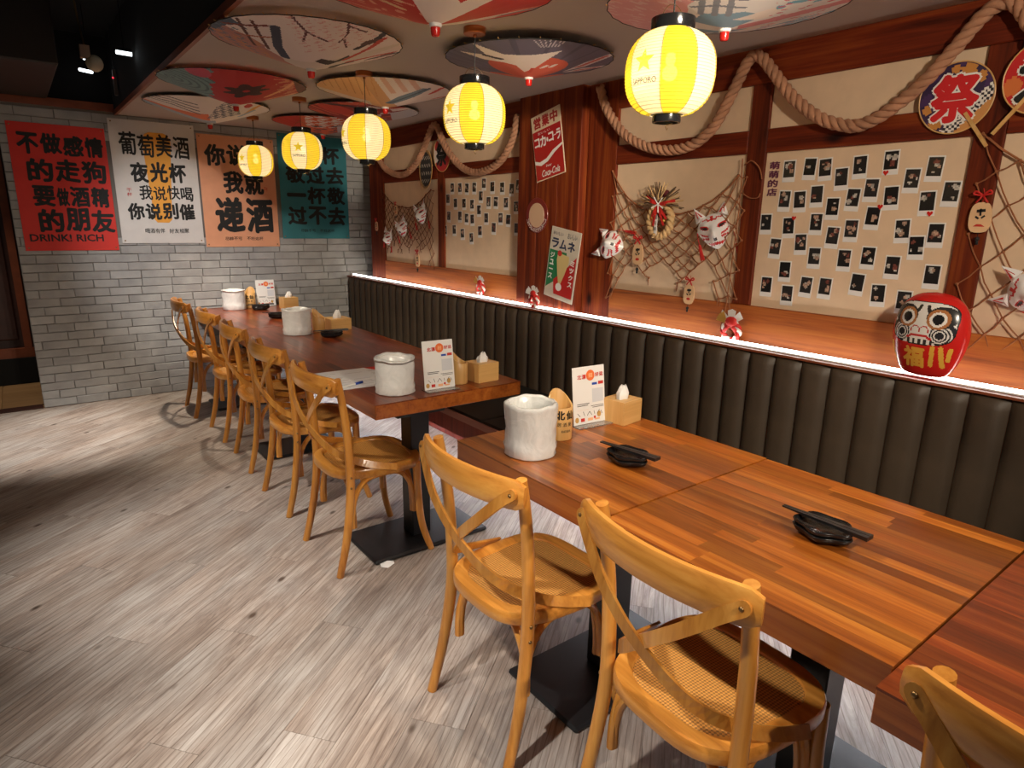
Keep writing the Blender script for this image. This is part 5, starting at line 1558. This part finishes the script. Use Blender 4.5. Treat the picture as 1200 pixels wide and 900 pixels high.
dish('stacked black sauce dishes by the tissue box midway on the long table', 1.735, 4.41, .758, R_(-20), 'black chopsticks across the dishes near the tissue box midway')
dish('stacked black sauce dishes left of the greenish pail, just past the table seam', 1.705, 5.50, .758, R_(-30), 'black chopsticks across the dishes half hidden by the greenish pail')
dish('stacked black sauce dishes in front of the far menu card', 1.735, 6.10, .758, R_(-10), 'black chopsticks across the dishes by the brick wall')
t = thing('order_sheet', 'white printed order sheet with red corner on the long table', 'paper', (1.385, 3.13, .7582), R_(-3))
B().box(-.205, .215, -.20, .22, 0, .0008).build('sheet', plain('coated_white_paper', (.84,.86,.90), .5), t)
b = B()
for c_ in range(3):
    for q in range(15):
        if random.random() < .7: x0 = -.18+.135*c_; b.box(x0, x0+random.uniform(.05, .11), -.18+.0235*q, -.18+.0235*q+.0028, .0008, .0012)
b.build('print_line', MAT['grey_print'], t)
b = B(); b.prism([(.215,.22),(.10,.22),(.215,-.03)], .0008, .0014); b.build('red_corner', MAT['ink_red'], t)
t = thing('pen', 'white marker pen with blue cap lying on the order sheet', 'pen', (1.255, 2.985, .7655), R_(20))
B().tube([(-.09,0,0),(.04,0,0)], .0055, 10).build('barrel', MAT['white_paint'], t, smooth=True, auto=40)
B().tube([(.04,0,0),(.09,0,0)], .0065, 10).build('cap', MAT['blue'], t, smooth=True, auto=40)
B().tube([(-.104,0,0),(-.09,0,0)], [.004,.0058], 10).build('tail_plug', MAT['blue'], t, smooth=True, auto=40)

# scrap of paper on the floor
b = B(); b.add([(-.035,-.01,.004),(-.01,-.03,.001),(.03,-.018,.006),(.040,.012,.002),(.008,.018,.012),(-.028,.016,.006)], [(0,1,4,5),(1,2,4),(2,3,4)])
o = b.build('paper_scrap', MAT['paper']); o.location = (1.20, 2.505, .0005); tag(o, 'crumpled white paper scrap on the floor beside a black table base', 'paper')

# ------------------------------------------------------------------ things in the dark ceiling void
o = B().box(-.55, .36, 5.0, 6.7, 2.45, 2.86, 0, None, .01).build('air_duct', MAT['duct'], bevel=0); tag(o, 'dark box duct in the black ceiling at upper left', 'duct')
t = thing('ceiling_spotlight', 'white round spotlight head hanging in the black ceiling void', 'spotlight', (.585, 5.35, 2.55))
B().ball((0, 0, 0), .052, 18, 10).build('globe_head', plain('ivory_enamel', srgb(196,180,150), .5), t, smooth=True)
B().box(-.075, -.020, -.03, .03, .025, .10).build('bracket', plain('ivory_bracket', srgb(170,140,116), .6), t)
B().tube([(-.045, 0, .10), (-.06, .02, .25), (-.07, 0, .41)], .006, 6).build('drop_rod', MAT['steel'], t)
t = thing('smoke_detector', 'slim grey sensor with red indicator light in the void', 'sensor', (.79, 6.05, 2.47))
B().box(-.02, .0, -.02, .02, 0, .18).build('housing', plain('grey_housing', srgb(96,80,70), .5), t)
B().ball((-.022, -.02, .12), .006, 8, 5).build('indicator', MAT['red_led'], t)
B().box(-.012, -.008, -.01, .01, .18, .49).build('mount', MAT['duct'], t)
for i, (x, y, z, rz, L) in enumerate(((.735, 5.15, 2.60, .1, .09), (.575, 5.60, 2.62, .2, .05), (.625, 6.30, 2.66, .5, .10), (.565, 6.75, 2.64, -.2, .14), (.555, 7.1, 2.66, .4, .09))):  # glowing tubes added to make the glints in the void
    t = thing('glint_tube', ['small white glint tube beside the spotlight head', 'small white glint tube left of the spotlight head', 'small white glint tube below the spotlight head', 'larger white glint tube at the lower left of the void', 'lowest small white glint tube in the void'][i], 'glint', (x, y, z), rz, 'small glowing glint tubes in the dark ceiling')
    B().tube([(-L/2, 0, 0), (L/2, 0, 0)], .012, 8).build('tube', MAT['tube'], t, smooth=True)
    B().box(-L/2, L/2, -.008, .008, .012, .03).build('holder', MAT['void'], t)
    B().tube([(0, 0, .03), (0, 0, 2.96-z)], .003, 5).build('rod', MAT['void'], t)
